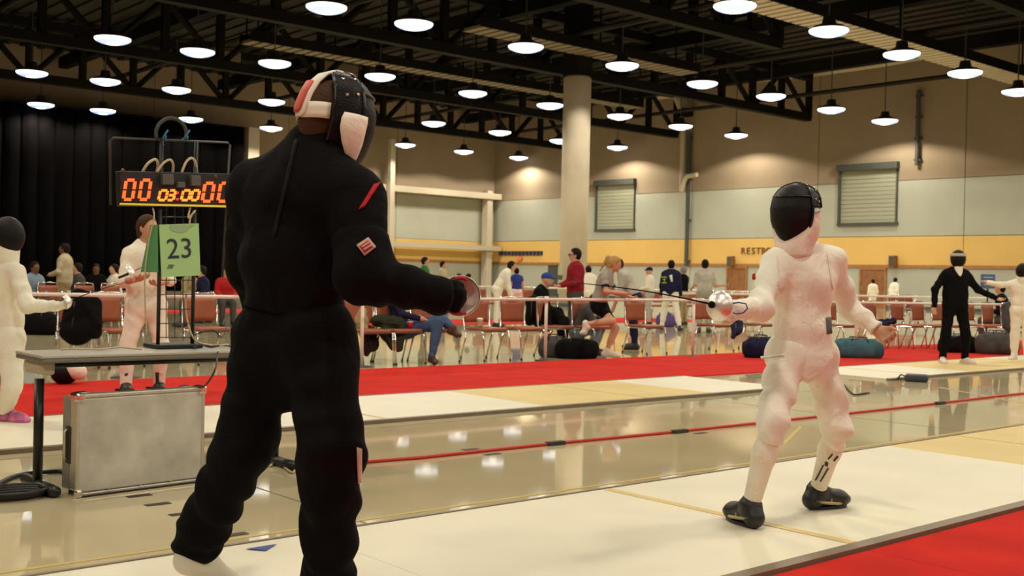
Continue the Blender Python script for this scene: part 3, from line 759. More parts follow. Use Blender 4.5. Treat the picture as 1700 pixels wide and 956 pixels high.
def foot_prims(J, S, g=0.0):
    s = J['_s']; a, t_ = J['an'+S], J['toe'+S]; f = unit((t_-a)*[1, 1, 0])
    z0 = min(a[2], t_[2]+.06)
    heel = a-f*.04*s-UP*.045*s; ball = t_+UP*.012*s
    return [cap(a+UP*.02, heel, .042*s+g, .038*s+g, .03), cap(heel, ball, .036*s+g, .033*s+g, .03), cap(ball, t_+f*.045*s+UP*.006*s, .033*s+g, .022*s+g, .03, flat=(np.cross(UP, f), 1.35)), cap(a, ball, .038*s+g, .030*s+g, .03)]
def hair_prims(J, style):
    s = J['_s']; f, l, u, h = J['_hf'], J['_hl'], J['_hu'], J['head']; A = (l, f, u)
    cut = [(h+s*(.055*f+.055*u), f*.85-u*.52)]
    out = [ell(h+s*(.038*u-.016*f), A, s*np.array((.085, .102, .092)), .02, cuts=cut)]
    if style != 'cap': out += [ell(h+s*(-.005*u-.035*f), A, s*np.array((.082, .082, .100)), .03, cuts=[(h+s*.012*f, f)])]
    if style == 'long': out += [cap(h+s*(.0*u-.07*f), h+s*(-.13*u-.085*f), .06*s, .04*s, .03)]
    if style == 'pony': out += [cap(h+s*(.07*u-.09*f), h+s*(.055*u-.145*f), .03*s, .032*s, .02), cap(h+s*(.055*u-.145*f), h+s*(-.20*u-.19*f), .034*s, .012*s, .02), cap(h+s*(.0*u-.085*f), h+s*(-.10*u-.08*f), .05*s, .035*s, .03)]
    if style == 'cap': out = [ell(h+s*(.045*u-.01*f), A, s*np.array((.086, .104, .088)), .02, cuts=[(h+s*.025*u, -u)]), cap(h+s*(.035*u+.08*f+.03*l), h+s*(.035*u+.08*f-.03*l), .02*s, None, .02), cap(h+s*(.03*u+.14*f+.02*l), h+s*(.03*u+.14*f-.02*l), .012*s, None, .05)]
    return out
def mini_mask(J, parent, vox, bib=M_wf2):
    s = J['_s']; f, l, u, h = J['_hf'], J['_hl'], J['_hu'], J['head']; A = (l, f, u)
    blob('mask', [ell(h+s*(.02*u+.035*f), A, s*np.array((.115, .135, .15)), .02, cuts=[(h-.03*s*f-.05*s*u, -f*.9+u*.2)]), ell(h+s*(.055*u-.02*f), A, s*np.array((.10, .11, .10)), .02)], M_mesh, parent, vox)
    blob('mask_bib', [cap(h+s*(-.03*u+.02*f), h+s*(-.16*u+.04*f), .108*s, .085*s, .03)], bib, parent, vox)
def person(label, J, skin=M_skin, shirt=M_grey, sleeve=2.0, pants=M_dgrey, plen=2.0, shoes=M_shoe, hair=(M_hdark, 'short'), vox=.02, group=None, headless=False, mask=False, glasses=False, eyes=False, girth=1.0, bodyparts='all', hands='mitt', socks=None):
    b = J['_base'].copy(); b[2] = 0
    t = thing('person', label, 'person', b, group)
    P = torso_prims(J, 0, girth=girth)+hip_prims(J, 0)
    for S in 'LR':
        P += arm_prims(J, S)+leg_prims(J, S)+foot_prims(J, S, -.006)
        P += hand_prims(J, S) if hands == 'full' else mitt_prims(J, S)
    P += head_prims(J)
    blob('body', P, skin, t, vox)
    Q = torso_prims(J, .014, girth=girth)
    for S in 'LR': Q += arm_prims(J, S, .014, sleeve, fold=(.004, 45, 1.0))
    blob('shirt', Q, shirt, t, vox)
    Q = hip_prims(J, .016)
    for S in 'LR': Q += leg_prims(J, S, .016, plen, fold=(.004, 40, 2.0))
    blob('trousers', Q, pants, t, vox)
    for S in 'LR':
        if socks is not None: blob('sock', [limb(J['kn'+S], J['an'+S], .056*J['_s'], .044*J['_s'], .010, .03, 1.0), cap(J['kn'+S]*.9+J['an'+S]*.1, J['kn'+S]*.45+J['an'+S]*.55, .060*J['_s'], .052*J['_s'], .04)], socks, t, vox)
        blob('shoe', foot_prims(J, S, .006), shoes, t, min(vox, .016))
    if mask: mini_mask(J, t, min(vox, .018))
    elif hair: blob('hair', hair_prims(J, hair[1]), hair[0], t, min(vox, .016))
    if eyes and not mask:
        s = J['_s']; h = J['head']
        for q in (1, -1): blob('eye', [ell(h+s*(.004*J['_hu']+.083*J['_hf']+q*.032*J['_hl']), (J['_hl'], J['_hf'], J['_hu']), s*np.array((.013, .010, .008)), .001)], M_eye, t, .004)
    if glasses:
        s = J['_s']; h = J['head']; f, l, u = J['_hf'], J['_hl'], J['_hu']; g = MB()
        for q in (1, -1):
            c = h+s*(.004*u+.103*f+q*.034*l); g.tube([c+s*.026*(math.cos(a)*l+.7*math.sin(a)*u) for a in np.linspace(0, 2*math.pi, 13)[:-1]], .004*s, 5, True)
            g.tube([c+q*.026*l*s, h+s*(.01*u-.01*f+q*.088*l)], .0035*s, 5)
        g.tube([h+s*(.006*u+.105*f+.01*l), h+s*(.006*u+.105*f-.01*l)], .004*s, 5); g.build('glasses', M_black, t)
    return t
def make_epee(guard, tip, label, mguard, grip_dir=None, wire=None, blade=True, rg=0.0675):
    g, tp = np.asarray(guard, float), np.asarray(tip, float); a = unit(tp-g)
    t = thing('epee', label, 'sword', g)
    prof = [(rg, -.028), (rg*1.02, -.022), (rg*.97, -.008), (rg*.80, .010), (rg*.5, .024), (rg*.2, .030), (.006, .031)]
    o = MB().lathe(prof+[(.004, .029), (rg*.5, .020), (rg*.78, .006), (rg*.94, -.010), (rg*.98, -.026), (rg, -.028)], g, a, 36, cap=False).build('guard', mguard, t, True)
    if blade:
        L = np.linalg.norm(tp-g); u, v, _ = frame_of(a); up = unit(UP-a*(a@UP))
        pts = [g+a*L*k/8+up*.012*math.sin(math.pi*k/8) for k in range(9)]
        MB().tube(pts, [.0046-.003*k/8 for k in range(9)], 6).build('blade', M_dark, t)
        MB().tube([pts[-1]-a*.012, pts[-1]+a*.006], .003, 8).build('point', M_dframe, t)
    gd = -a if grip_dir is None else unit(grip_dir)
    MB().tube([g-a*.0, g+gd*.04, g+gd*.13], [.012, .014, .011], 8).build('grip', M_black, t, True)
    return t

# ------------------------------------------------------------------ fencing mask (full detail)
def slice_tab(u):
    us = [-.165, -.15, -.12, -.08, -.03, .03, .09, .125, .148, .158]
    ws = [.018, .040, .072, .098, .115, .119, .108, .085, .050, .012]
    ds = [.085, .105, .125, .138, .148, .148, .128, .098, .058, .014]
    return np.interp(u, us, ws), np.interp(u, us, ds)
def fencing_mask(J, parent, strap=True, side_lo=-.10):
    s = J['_s']; f, l, u, h = J['_hf'], J['_hl'], J['_hu'], J['head']
    P = lambda a, b, c: h+s*(a*l+b*f+c*u)
    def surf(th, uu, grow=0.0):
        w_, d_ = slice_tab(uu); w_ += grow; d_ += grow; a = abs(th)
        if a <= 90: return P(w_*math.sin(math.radians(th)), d_*math.cos(math.radians(th)), uu)
        return P(math.copysign(w_, th)*(1-.10*(a-90)/25), -.055*(a-90)/25*min(1, (w_/.08)), uu)
    us = list(np.linspace(-.165, .158, 26)); ths = list(np.linspace(-72, 72, 33))
    MB().sheet([[surf(t_, q) for t_ in ths] for q in us], .003).build('wire_mesh_face', M_mesh, parent, True)
    for sg in (1, -1):                    # fixed side mesh behind the face grille
        ta = np.linspace(72, 118, 10)*sg; q0 = np.linspace(side_lo, .158, 20)
        MB().sheet([[surf(t_, q) for t_ in ta] for q in q0], .004).build('side_mesh', M_mesh, parent, True)
    rim = [surf(72, q, .003) for q in us]+[surf(-72, q, .003) for q in us[::-1]]
    MB().tube(rim, .0075*s, 7, True).build('rim', M_maskrim, parent, True)
    MB().tube([surf(t_, .085, .003) for t_ in np.linspace(-72, 72, 21)], .004*s, 6).build('trim_band', M_maskrim, parent, True)
    back = [surf(118, q, .002) for q in np.linspace(side_lo, .15, 14)]+[surf(-118, q, .002) for q in np.linspace(.15, side_lo, 14)]
    MB().tube(back, .005*s, 6).build('back_rim', M_maskrim, parent, True)
    for sg in (1, -1):
        for t_, q in ((82, .075), (100, .065), (78, .13), (104, .12)):
            c = surf(t_*sg, q, .004); MB().lathe([(.007, -.003), (.006, .003), (.001, .005)], c, unit(c-h), 8).build('rivet', M_chrome, parent, True)
    if strap:
        pts = np.linspace(118, 242, 21); g = []
        for q in (-.035, -.02, .0, .018): g.append([P(.106*math.sin(math.radians(t_)), -.03+.098*math.cos(math.radians(t_))*(1 if abs(t_-180) < 60 else .8), q+.012) for t_ in pts])
        MB().sheet(g, .006).build('head_strap', M_strap, parent, True)
        path = [(.02, .163), (-.03, .160), (-.075, .140), (-.108, .105), (-.128, .065), (-.138, .025), (-.141, -.010), (-.138, -.022)]
        wd = [.018, .030, .036, .039, .040, .039, .034, .018]
        MB().sheet([[P(a, b+(.018*(a/.04)**2), c) for a in np.linspace(-w_, w_, 7)] for (b, c), w_ in zip(path, wd)], .008).build('tongue_strap', M_strap, parent, True)
        path2 = [(-.115, .107), (-.134, .068), (-.146, .028), (-.149, .004), (-.148, -.008)]; wd2 = [.025, .026, .025, .021, .009]
        MB().sheet([[P(a, b+(.018*(a/.04)**2), c) for a in np.linspace(-w_, w_, 6)] for (b, c), w_ in zip(path2, wd2)], .006).build('red_strap_patch', M_patchred, parent, True)
M_strap = mat('mask_strap', (0.82, 0.75, 0.66), 0.6, bump=0.1, bscale=60)
M_patchred = mat('strap_red', (0.60, 0.10, 0.07), 0.6)
M_bib = cloth('mask_bib_cloth', (0.84, 0.75, 0.66), 0.04)

# ================================================================== the fencer in black, seen from behind
def pxJ(tab): return {k: at(*v) for k, v in tab.items()}
J = pxJ(dict(pelvis=(487, 548, 3.82), chest=(492, 410, 3.80), neck=(528, 238, 3.80), head=(555, 197, 3.80),
             shL=(420, 312, 3.92), elL=(405, 440, 4.00), wrL=(430, 520, 4.16), shR=(595, 330, 3.68), elR=(603, 458, 3.55), wrR=(722, 489, 3.62),
             hipL=(444, 560, 3.88), knL=(408, 735, 3.86), anL=(325, 905, 4.02), toeL=(300, 950, 3.90), hipR=(532, 562, 3.76), knR=(550, 750, 3.62), anR=(545, 985, 3.74), toeR=(600, 1035, 3.95)))
f_, l_ = facing(155); hf, hl = facing(128)
hf = unit(hf-UP*.10); hu = unit(np.cross(hf, -hl)) if np.cross(hf, -hl)[2] > 0 else unit(np.cross(hl, -hf)); hu = unit(UP-hf*(UP@hf)); hl = np.cross(hu, hf)
J.update(_s=1.0, _f=f_, _l=l_, _hf=hf, _hl=hl, _hu=hu)
ga = at(320, 985, 4.02); ga[2] = 0
J['toeL'] = J['anL']*[1, 1, 0]+UP*.035+f_*.15; 
J['toeR'] = J['anR']*[1, 1, 0]+UP*.035+unit(f_-.4*l_)*.15
J['anL'][2] = max(J['anL'][2], .085)
b = spot(470, 3.85)
bf = thing('person', 'fencer in black suit and mask with red and white strap, seen from behind', 'person', b)
P = torso_prims(J, -.035)+hip_prims(J, -.035)+head_prims(J)
for S in 'LR': P += arm_prims(J, S, -.008)+leg_prims(J, S, -.012)+foot_prims(J, S, -.008)+hand_prims(J, S, .92, curl=.95, pn=GH if S == 'R' else None)
blob('body', P, M_skind, bf, .010)
side = unit(J['shL']-J['shR']); hs = unit(J['hipL']-J['hipR'])
FD = (.0055, 38, 1.3)
wl0 = at(488, 522, 3.82); wn = np.cross(unit(at(580, 541, 3.74)-at(395, 505, 3.90)), GH); wn = wn if wn[2] < 0 else -wn
jk = [cap(J['shL']*.86+J['shR']*.14, J['shR']*.86+J['shL']*.14, .082, None, .06, fold=(.003, 30, .4)),
      cap(at(522, 262, 3.80), J['shL'], .078, .072, .07), cap(at(538, 268, 3.78), J['shR'], .074, .072, .07),
      cap(at(522, 235, 3.79), at(505, 330, 3.80), .066, .12, .08, flat=(side, 1.4)),
      cap(at(500, 340, 3.80), at(490, 430, 3.80), .132, .130, .10, flat=(side, 1.42), fold=(.004, 26, .2)),
      cap(at(490, 430, 3.80), at(487, 560, 3.82), .130, .134, .08, flat=(hs, 1.46), cuts=[(wl0, wn)], fold=FD),
      cap(J['shL'], J['elL'], .082, .066, .06, fold=FD), cap(J['elL'], J['wrL'], .064, .05, .03, fold=FD),
      cap(J['shR'], at(602, 400, 3.60), .086, .084, .06, fold=(.003, 30, 2.0))]
jkt = blob('jacket', jk, M_bk, bf, .009)
sl = [cap(at(601, 405, 3.60), J['elR'], .094, .088, .03, cuts=[(at(600, 392, 3.61), at(600, 392, 3.61)-J['elR'])], fold=(.004, 36, .8)),
      cap(J['elR'], J['wrR'], .082, .060, .05, fold=(.006, 48, .5)), cap(J['wrR'], J['wrR']+.045*unit(J['wrR']-J['elR']), .062, .055, .02, cuts=[(J['wrR']+.045*unit(J['wrR']-J['elR']), J['wrR']-J['elR'])], fold=(.004, 60, 0))]
slv = blob('sleeve', sl, M_bk, bf, .009)
tr = [cap(J['hipL']*.75+J['hipR']*.25, J['hipR']*.75+J['hipL']*.25, .122, None, .06), cap(at(488, 530, 3.82), at(487, 575, 3.82), .118, .128, .06, flat=(hs, 1.44), cuts=[(at(488, 506, 3.82), UP)], fold=FD)]
tr.append(cap(at(486, 590, 3.83), at(483, 648, 3.80), .105, .072, .06))
for S, r0, r1, r2, hx in (('L', .116, .100, .086, None), ('R', .122, .104, .084, None)):
    k, a = J['kn'+S], J['an'+S]; dn = unit(a-k)
    tr += [cap(J['hip'+S], k, r0, r1, .07, fold=FD), cap(k, a-dn*.03, r1, r2, .05, fold=(.009, 34, 2.2 if S == 'L' else .6)),
           cap(a-dn*.06, a-dn*.01, r2*.98, r2*.92, .02, fold=(.012, 70, 1.1)), cap(a-dn*.02, a+dn*.04, .068, .060, .01, cuts=[(a+dn*.04, dn)])]
trs = blob('trousers', tr, M_bk, bf, .009)
for S in 'LR':
    a = J['an'+S]; blob('shoe', foot_prims(J, S, .008)+[cap(a+UP*.06, a-UP*.02, .048, .046, .02)], M_wshoe, bf, .009)
# glove on the weapon hand
blob('glove', [dict(p, ra=p['ra']+.007, rb=p['rb']+.007) for p in hand_prims(J, 'R', .92, .95, pn=GH)], M_bk, bf, .006)
blob('hair', hair_prims(J, 'short')+[cap(J['head']-.07*hf, J['head']-.10*hu-.065*hf, .055, .05, .03)], M_hbrown, bf, .01)
mk = thing('fencing_mask', 'black fencing mask worn by the fencer in black, with white strap and bib', 'mask', J['head'])
fencing_mask(J, mk)
h = J['head']
for sg in (1, -1):                       # stiff bib flaps behind the jaw
    q = lambda a, b, c: h+(sg*a*hl+b*hf+c*hu)
    rows = []
    for z, b0, b1, w0, w1 in ((.005, -.030, .062, .118, .116), (-.015, -.040, .060, .122, .121), (-.05, -.042, .054, .122, .124), (-.09, -.028, .050, .114, .120), (-.125, -.006, .044, .104, .112), (-.15, .012, .038, .094, .104), (-.165, .022, .032, .088, .098)):
        rows.append([q(w0+(w1-w0)*t_+.010*math.sin(math.pi*t_)+.004, b0+(b1-b0)*t_, z) for t_ in np.linspace(0, 1, 8)])
    MB().sheet(rows, .006*sg).build('bib_flap', M_bib, mk, True)
# collar, centre back seam, piping, flag patch, stripe
bv = bvh_of([jkt, slv, trs])
M_seam = cloth('black_seam', (0.008, 0.008, 0.012), 0.1)
M_pipe = cloth('red_piping', (0.50, 0.02, 0.03), 0.1)
patch(bv, [(489, 232), (495, 232), (458, 392), (452, 392)], M_seam, 'back_seam', bf, 2, 14, .003)
patch(bv, [(620, 306), (632, 302), (606, 342), (595, 348)], M_pipe, 'shoulder_piping', bf, 3, 10, .004)
M_flagw = cloth('patch_pale', (0.55, 0.36, 0.30), 0.1)
patch(bv, [(592, 407), (611, 394), (624, 410), (605, 425)], M_flagw, 'sleeve_patch', bf, 4, 4, .004)
patch(bv, [(597, 409), (611, 399), (619, 410), (605, 420)], M_pipe, 'patch_field', bf, 4, 4, .0065)
patch(bv, [(600, 409.5), (612, 401), (613.5, 403.5), (601.5, 412)], M_flagw, 'patch_stripe', bf, 4, 2, .009)
patch(bv, [(603, 413.5), (615.5, 405.5), (617, 408), (604.5, 416)], M_flagw, 'patch_stripe', bf, 4, 2, .009)
patch(bv, [(592, 742), (600, 745), (600, 800), (594, 803)], cloth('pink_white_panel', (0.62, 0.46, 0.38)), 'leg_panel', bf, 3, 8, .004)
g0 = at(764, 491, 3.74); tip = EYE+unit(g0+RT*.02-EYE)*(np.linalg.norm(g0-EYE)+.9)
M_guardw = mat('guard_polished', (0.84, 0.80, 0.76), 0.38, metal=0.85)
e = make_epee(g0, tip, 'epee with pale bell guard in the hand of the fencer in black', M_guardw, grip_dir=J['wrR']-g0)
ax_ = unit(tip-g0); u_, v_, _ = frame_of(ax_)
MB().lathe([(.064, -.024), (.052, -.004), (.03, .012), (.012, .018)], g0, ax_, 30, cap=False).build('guard_lining', mat('pale_pad', (0.75, 0.66, 0.60), 0.6), e, True)
for a0, a1 in ((-2.2, -1.2), (1.2, 1.9)):
    MB().tube([g0-ax_*.027+.060*(math.cos(a)*RT*1.0+math.sin(a)*UP) for a in np.linspace(a0, a1, 9)], .009, 6).build('red_pad', mat('red_pad', (0.45, 0.05, 0.07), 0.7), e, True)

# ================================================================== the fencer in white, facing the camera
J = pxJ(dict(pelvis=(1331, 588, 5.56), chest=(1333, 482, 5.53), neck=(1326, 418, 5.53), head=(1322, 356, 5.50),
             shR=(1287, 440, 5.47), elR=(1262, 512, 5.26), wrR=(1226, 514, 5.10), shL=(1380, 434, 5.62), elL=(1408, 508, 5.72), wrL=(1453, 545, 5.62),
             hipR=(1306, 590, 5.50), knR=(1283, 700, 5.33), anR=(1246, 838, 5.38), hipL=(1357, 592, 5.62), knL=(1390, 706, 5.62), anL=(1357, 815, 5.84)))
f_, l_ = facing(-22); hf, hl = facing(-42)
J.update(_s=.97, _f=f_, _l=l_, _hf=hf, _hl=hl, _hu=UP)
tr_ = on_z(1238, 880); tl_ = on_z(1402, 848)
def setfoot(S, ank, toe):
    a = J['an'+S]; a[2] = max(.10, min(a[2], .12)); d = unit((toe-a)*[1, 1, 0]); J['toe'+S] = a*[1, 1, 0]+d*.15+UP*.035+UP*.025
    J['an'+S] = a
setfoot('R', None, tr_); setfoot('L', None, tl_)
b = spot(1330, 5.55); b[2] = 0
wf = thing('person', 'fencer in white uniform and black-faced mask stepping forward on the nearest piste', 'person', b)
P = torso_prims(J, -.035)+hip_prims(J, -.035)+head_prims(J)
for S in 'LR': P += arm_prims(J, S, -.007)+leg_prims(J, S, -.012)+foot_prims(J, S, -.008)+hand_prims(J, S, 1.0, .75 if S == 'L' else .95, pn=None if S == 'L' else GH)
blob('body', P, M_skin, wf, .0062)
side = unit(J['shL']-J['shR']); hs = unit(J['hipL']-J['hipR'])
FD = (.006, 36, .7)
V1 = unit(np.cross(at(1336, 630, 5.5)-at(1278, 566, 5.5), FW)); V1 = V1 if V1[2] < 0 else -V1
V2 = unit(np.cross(at(1390, 584, 5.5)-at(1336, 630, 5.5), FW)); V2 = V2 if V2[2] < 0 else -V2
VP_ = at(1336, 630, 5.5)
dl = unit(J['wrL']-J['elL']); dr = unit(J['wrR']-J['elR'])
jk = [cap(J['shL']*.86+J['shR']*.14, J['shR']*.86+J['shL']*.14, .070, None, .05), cap(at(1322, 428, 5.52), J['shR'], .066, .062, .06), cap(at(1330, 424, 5.54), J['shL'], .066, .062, .06),
      cap(at(1326, 415, 5.53), at(1331, 465, 5.53), .062, .11, .08, flat=(side, 1.3)),
      cap(at(1333, 470, 5.53), at(1333, 545, 5.54), .108, .106, .08, flat=(side, 1.40), fold=(.008, 17, .6)),
      cap(at(1333, 545, 5.54), at(1331, 600, 5.56), .108, .134, .06, flat=(hs, 1.28), fold=(.004, 34, 1.9), cuts=[(VP_, V1), (VP_, V2)]),
      cap(at(1331, 596, 5.555), at(1334, 622, 5.54), .130, .100, .05, flat=(hs, 1.15), cuts=[(VP_, V1), (VP_, V2)]),
      cap(J['shR'], J['elR'], .070, .058, .05, fold=(.010, 34, .3)), cap(J['elR'], J['wrR']-dr*.02, .058, .043, .04, cuts=[(J['wrR']-dr*.02, dr)], fold=(.007, 50, 1.2)),
      cap(J['shL'], J['elL'], .068, .054, .05, fold=(.009, 34, 2.3)), cap(J['elL'], J['wrL']+dl*.01, .054, .040, .04, cuts=[(J['wrL']+dl*.01, dl)], fold=(.007, 46, .9)),
      cap(at(1324, 408, 5.51), at(1326, 426, 5.52), .070, .082, .03, cuts=[(at(1324, 408, 5.51)-UP*0, UP)])]
jkt = blob('jacket', jk, M_wf, wf, .0075)
br = [cap(J['hipL']*.75+J['hipR']*.25, J['hipR']*.75+J['hipL']*.25, .110, None, .06), cap(J['pelvis']+UP*.1, J['pelvis'], .10, .108, .06, flat=(hs, 1.32))]
for S, r0, r1 in (('R', .096, .072), ('L', .096, .074)):
    k, a = J['kn'+S], J['an'+S]; dn = unit(a-k); e_ = k+dn*(.10 if S == 'R' else .12)
    br += [cap(J['hip'+S], k, r0, r1, .06, fold=(.010, 26, .4)), cap(k, e_, r1, .062, .03, cuts=[(e_, dn)], fold=(.010, 46, .9))]
brs = blob('breeches', br, M_wf, wf, .0075)
socks = []
for S in 'RL':
    k, a = J['kn'+S], J['an'+S]; m = k*.62+a*.38
    socks.append(blob('sock', [cap(k, m, .056, .056, .03), cap(m, a, .056, .041, .03), cap(a, a-UP*.03, .043, .042, .02)], M_wf2, wf, .0075))
M_shoeb = mat('shoe_black', (0.012, 0.011, 0.012), 0.45); M_gold = mat('shoe_gold', (0.50, 0.40, 0.20), 0.6)
for S in 'RL':
    a, tt = J['an'+S], J['toe'+S]; fdir = unit((tt-a)*[1, 1, 0]); sd = np.cross(UP, fdir)
    sh = blob('shoe', [dict(p) for p in foot_prims(J, S, .006)]+[cap(a+UP*.02, a-UP*.02, .050, .048, .02, cuts=[(a+UP*.022, UP)])], M_shoeb, wf, .007)
    heel = a-fdir*.055; 
    so = MB(); out = []
    for t_ in np.linspace(0, 2*math.pi, 25)[:-1]:
        x = .128*math.cos(t_); out.append(np.array([*(a[:2]+fdir[:2]*(.075+x)+sd[:2]*math.sin(t_)*(.047 if x > 0 else .038)), .026]))
    so.prism(out, (0, 0, .016)); so.build('sole', M_black, sh)
    for q in (-1, 1):
        MB().tube([a-fdir*.05+sd*q*.040-UP*.04, a+fdir*.02+sd*q*.047-UP*.055, a+fdir*.10+sd*q*.046-UP*.065, a+fdir*.16+sd*q*.034-UP*.066], .0085, 6).build('stripe', M_gold, sh, True)
        MB().tube([a+fdir*.055+sd*q*.046-UP*.055, a+fdir*.065+sd*q*.036-UP*.025, a+fdir*.075+sd*q*.014-UP*.008], .0055, 6).build('strap', M_gold, sh, True)
    for k in range(4): MB().tube([a+fdir*(.055+.022*k)+sd*.024-UP*(.012+.011*k), a+fdir*(.062+.022*k)-UP*(.002+.011*k), a+fdir*(.055+.022*k)-sd*.024-UP*(.012+.011*k)], .004, 5).build('lace', M_gold, sh, True)
bvs = bvh_of(socks)
M_mark = mat('sock_mark', (0.03, 0.03, 0.035), 0.8)
def shank(S, t_, w_):                    # pixel point along the shin
    c = [(J['kn'+S]*(1-t_)+J['an'+S]*t_), None][0]; v = c-EYE; d = v@FW; return np.array([CX+F_PX*(v@RT)/d+w_, CY+F_PX*(v@DN)/d])
for (x0, y0, x1, y1) in ((1375, 762, 1382, 754), (1384, 765, 1391, 757), (1354, 797, 1367, 772), (1362, 799, 1375, 777)):
    n = np.array([-(y1-y0), x1-x0], float); n = n/np.linalg.norm(n)*1.1
    patch(bvs, [(x0-n[0], y0-n[1]), (x1-n[0], y1-n[1]), (x1+n[0], y1+n[1]), (x0+n[0], y0+n[1])], M_mark, 'sock_lettering', wf, 4, 2, .003)
patch(bvs, [(1370, 766), (1375, 768), (1374, 774), (1369, 772)], M_mark, 'sock_emblem', wf, 2, 2, .003)
bvj = bvh_of([jkt])
patch(bvj, [(1371, 527), (1379, 526), (1382, 553), (1373, 555)], mat('tag_grey', (0.09, 0.10, 0.09), 0.7), 'jacket_tag', wf, 3, 5, .004)
patch(bvj, [(1249, 455), (1254, 453), (1254, 463), (1249, 464)], M_pipe, 'sleeve_flag', wf, 2, 3, .003)
M_ws = cloth('seam_shade', (0.82, 0.76, 0.64), 0.03)  # shade line between arm and torso, drawn as a darker seam
bva = bvh_of([jkt, brs])
for q in ([(1288, 424), (1290.5, 424), (1297, 486), (1294.5, 486)], [(1372, 417), (1374.5, 417), (1384, 480), (1381.5, 480)]): patch(bvj, q, M_ws, 'arm_shade_seam', wf, 1, 12, .004)
for q in ([(1236, 500), (1240, 499), (1240, 532), (1236, 532)], [(1444, 548), (1456, 534), (1459, 537), (1447, 551)]): patch(bvj, q, M_wf, 'cuff', wf, 2, 6, .004)
patch(bva, [(1262, 592), (1300, 588), (1302, 590), (1264, 596)], M_wf, 'pocket_edge', wf, 6, 2, .004)
blob('glove', [dict(p, ra=p['ra']+.006, rb=p['rb']+.006) for p in hand_prims(J, 'R', 1.0, .95, pn=GH)]+[cap(J['wrR']-dr*.07, J['wrR']+dr*.02, .050, .040, .02)], M_wf2, wf, .006)
mk = thing('fencing_mask', 'black fencing mask with white bib worn by the fencer in white', 'mask', J['head'])
fencing_mask(J, mk, strap=False, side_lo=.035)
h = J['head']
blob('bib', [ell(h-hf*.005-UP*.025, (hl, hf, UP), (.120, .105, .130), .02, cuts=[(h+UP*.035, UP), (h+hf*.040, hf), (h-hf*.06, -hf)]), cap(h-UP*.11+hf*.005, h-UP*.165+hf*.02, .098, .086, .05), cap(h-UP*.155+hf*.02, h-UP*.20+hf*.015, .082, .090, .03, cuts=[(h-UP*.20, -UP)])], M_bib, mk, .0075)
bvb = bvh_of([o for o in mk.children if o.name.startswith('bib')])
patch(bvb, [(1348, 350), (1362, 348), (1361, 353), (1349, 356)], mat('bib_print', (0.42, 0.42, 0.46), 0.8), 'bib_print', mk, 3, 2, .003)
blob('bib_hood', [ell(h+UP*.04-hf*.01, (hl, hf, UP), (.108, .115, .112), .02)], M_maskrim, mk, .01)
g0 = at(1190, 507, 4.98); tp = at(953, 469, 4.42)
e = make_epee(g0, tp, 'epee with round silver bell guard pointed left by the fencer in white', M_guardw, grip_dir=J['wrR']-g0)
MB().lathe([(.016, 0), (.016, .012)], g0+unit(tp-g0)*.028, tp-g0, 12).build('blade_collar', M_dark, e)
rd = at(1203, 511, 4.96); MB().lathe([(.011, -.004), (.010, .002)], g0+RT*.028+DN*.02-GH*.012, -GH, 12).build('red_reflection_dot', M_pipe, e) if False else None
MB().tube([at(x, y, 5.0) for x, y in ((1213, 504), (1226, 502), (1238, 504), (1241, 512), (1234, 519), (1222, 521), (1217, 519))], .0035, 6).build('body_wire', mat('blue_wire', (0.03, 0.07, 0.30), 0.4), e, True)

# ================================================================== SCORING TABLE
M_tabletop = mat('table_laminate', (0.42, 0.40, 0.34), 0.35, var=0.05, vscale=6)
M_tabledge = mat('table_edge', (0.16, 0.15, 0.13), 0.5)
tx0, tx1, ty0, ty1, tz = -6.44, -5.99, 1.95, 3.80, .74
tb = thing('folding_table', 'narrow grey folding table carrying the scoring tower', 'table', ((tx0+tx1)/2, ty0, 0))
MB().bevbox(((tx0+tx1)/2, (ty0+ty1)/2, tz-.008), (tx1-tx0, ty1-ty0, .016), .005).build('tabletop', M_tabletop, tb)
MB().bevbox(((tx0+tx1)/2, (ty0+ty1)/2, tz-.028), (tx1-tx0-.004, ty1-ty0-.004, .026), .008).build('edge_band', M_tabledge, tb)
for y in (ty0+.06, ty1-.36):
    xc = (tx0+tx1)/2
    lg = MB().tube([(xc, y, .02), (xc, y, tz-.14)], .026, 12).build('leg', M_blackm, tb, True)
    MB().tube([(tx0+.02, y, .032), (tx1+.06, y, .032)], .030, 12).build('foot_bar', M_blackm, lg, True)
    MB().bevbox((xc, y, tz-.075), (.30, .07, .07), .015).build('leg_bracket', M_steelb, tb)
MB().tube([((tx0+tx1)/2, ty0+.12, tz-.07), ((tx0+tx1)/2, ty1-.33, tz-.07)], .014, 8).build('stretcher', M_blackm, tb, True)
# wire rack tower
p0 = on_z(262, 578, tz+.002); p1 = on_z(319, 576.5, tz+.002)
ta = unit((p1-p0)*[1, 1, 0]); tw = np.linalg.norm((p1-p0)[:2]); tn = np.cross(ta, UP)
tn = tn if tn@(EYE-p0) > 0 else -tn
dT = (p0-EYE)@FW
def tp_(x, y, off=0.0):                      # pixel on the upright plane of the tower
    v = FW+(x-CX)/F_PX*RT+(y-CY)/F_PX*DN
    return EYE+v*(((p0-EYE)@tn)/(v@tn))+tn*off
tw_ = thing('scoring_rack', 'black wire rack tower with top bar and hoop standing on the scoring table', 'rack', p0)
for q in (p0, p1): MB().tube([q, q*[1, 1, 0]+UP*(tp_(290, 232)[2])], .012, 8).build('upright', M_blackm, tw_, True)
for y in (292, 330, 360, 392, 420, 442, 465, 489, 513, 537, 560):
    MB().tube([tp_(262, y), tp_(319, y)], .003, 5).build('cross_wire', M_blackm, tw_)
for x in (276, 290, 304): MB().tube([tp_(x, 292), tp_(x, 562)], .0026, 5).build('vertical_wire', M_blackm, tw_)
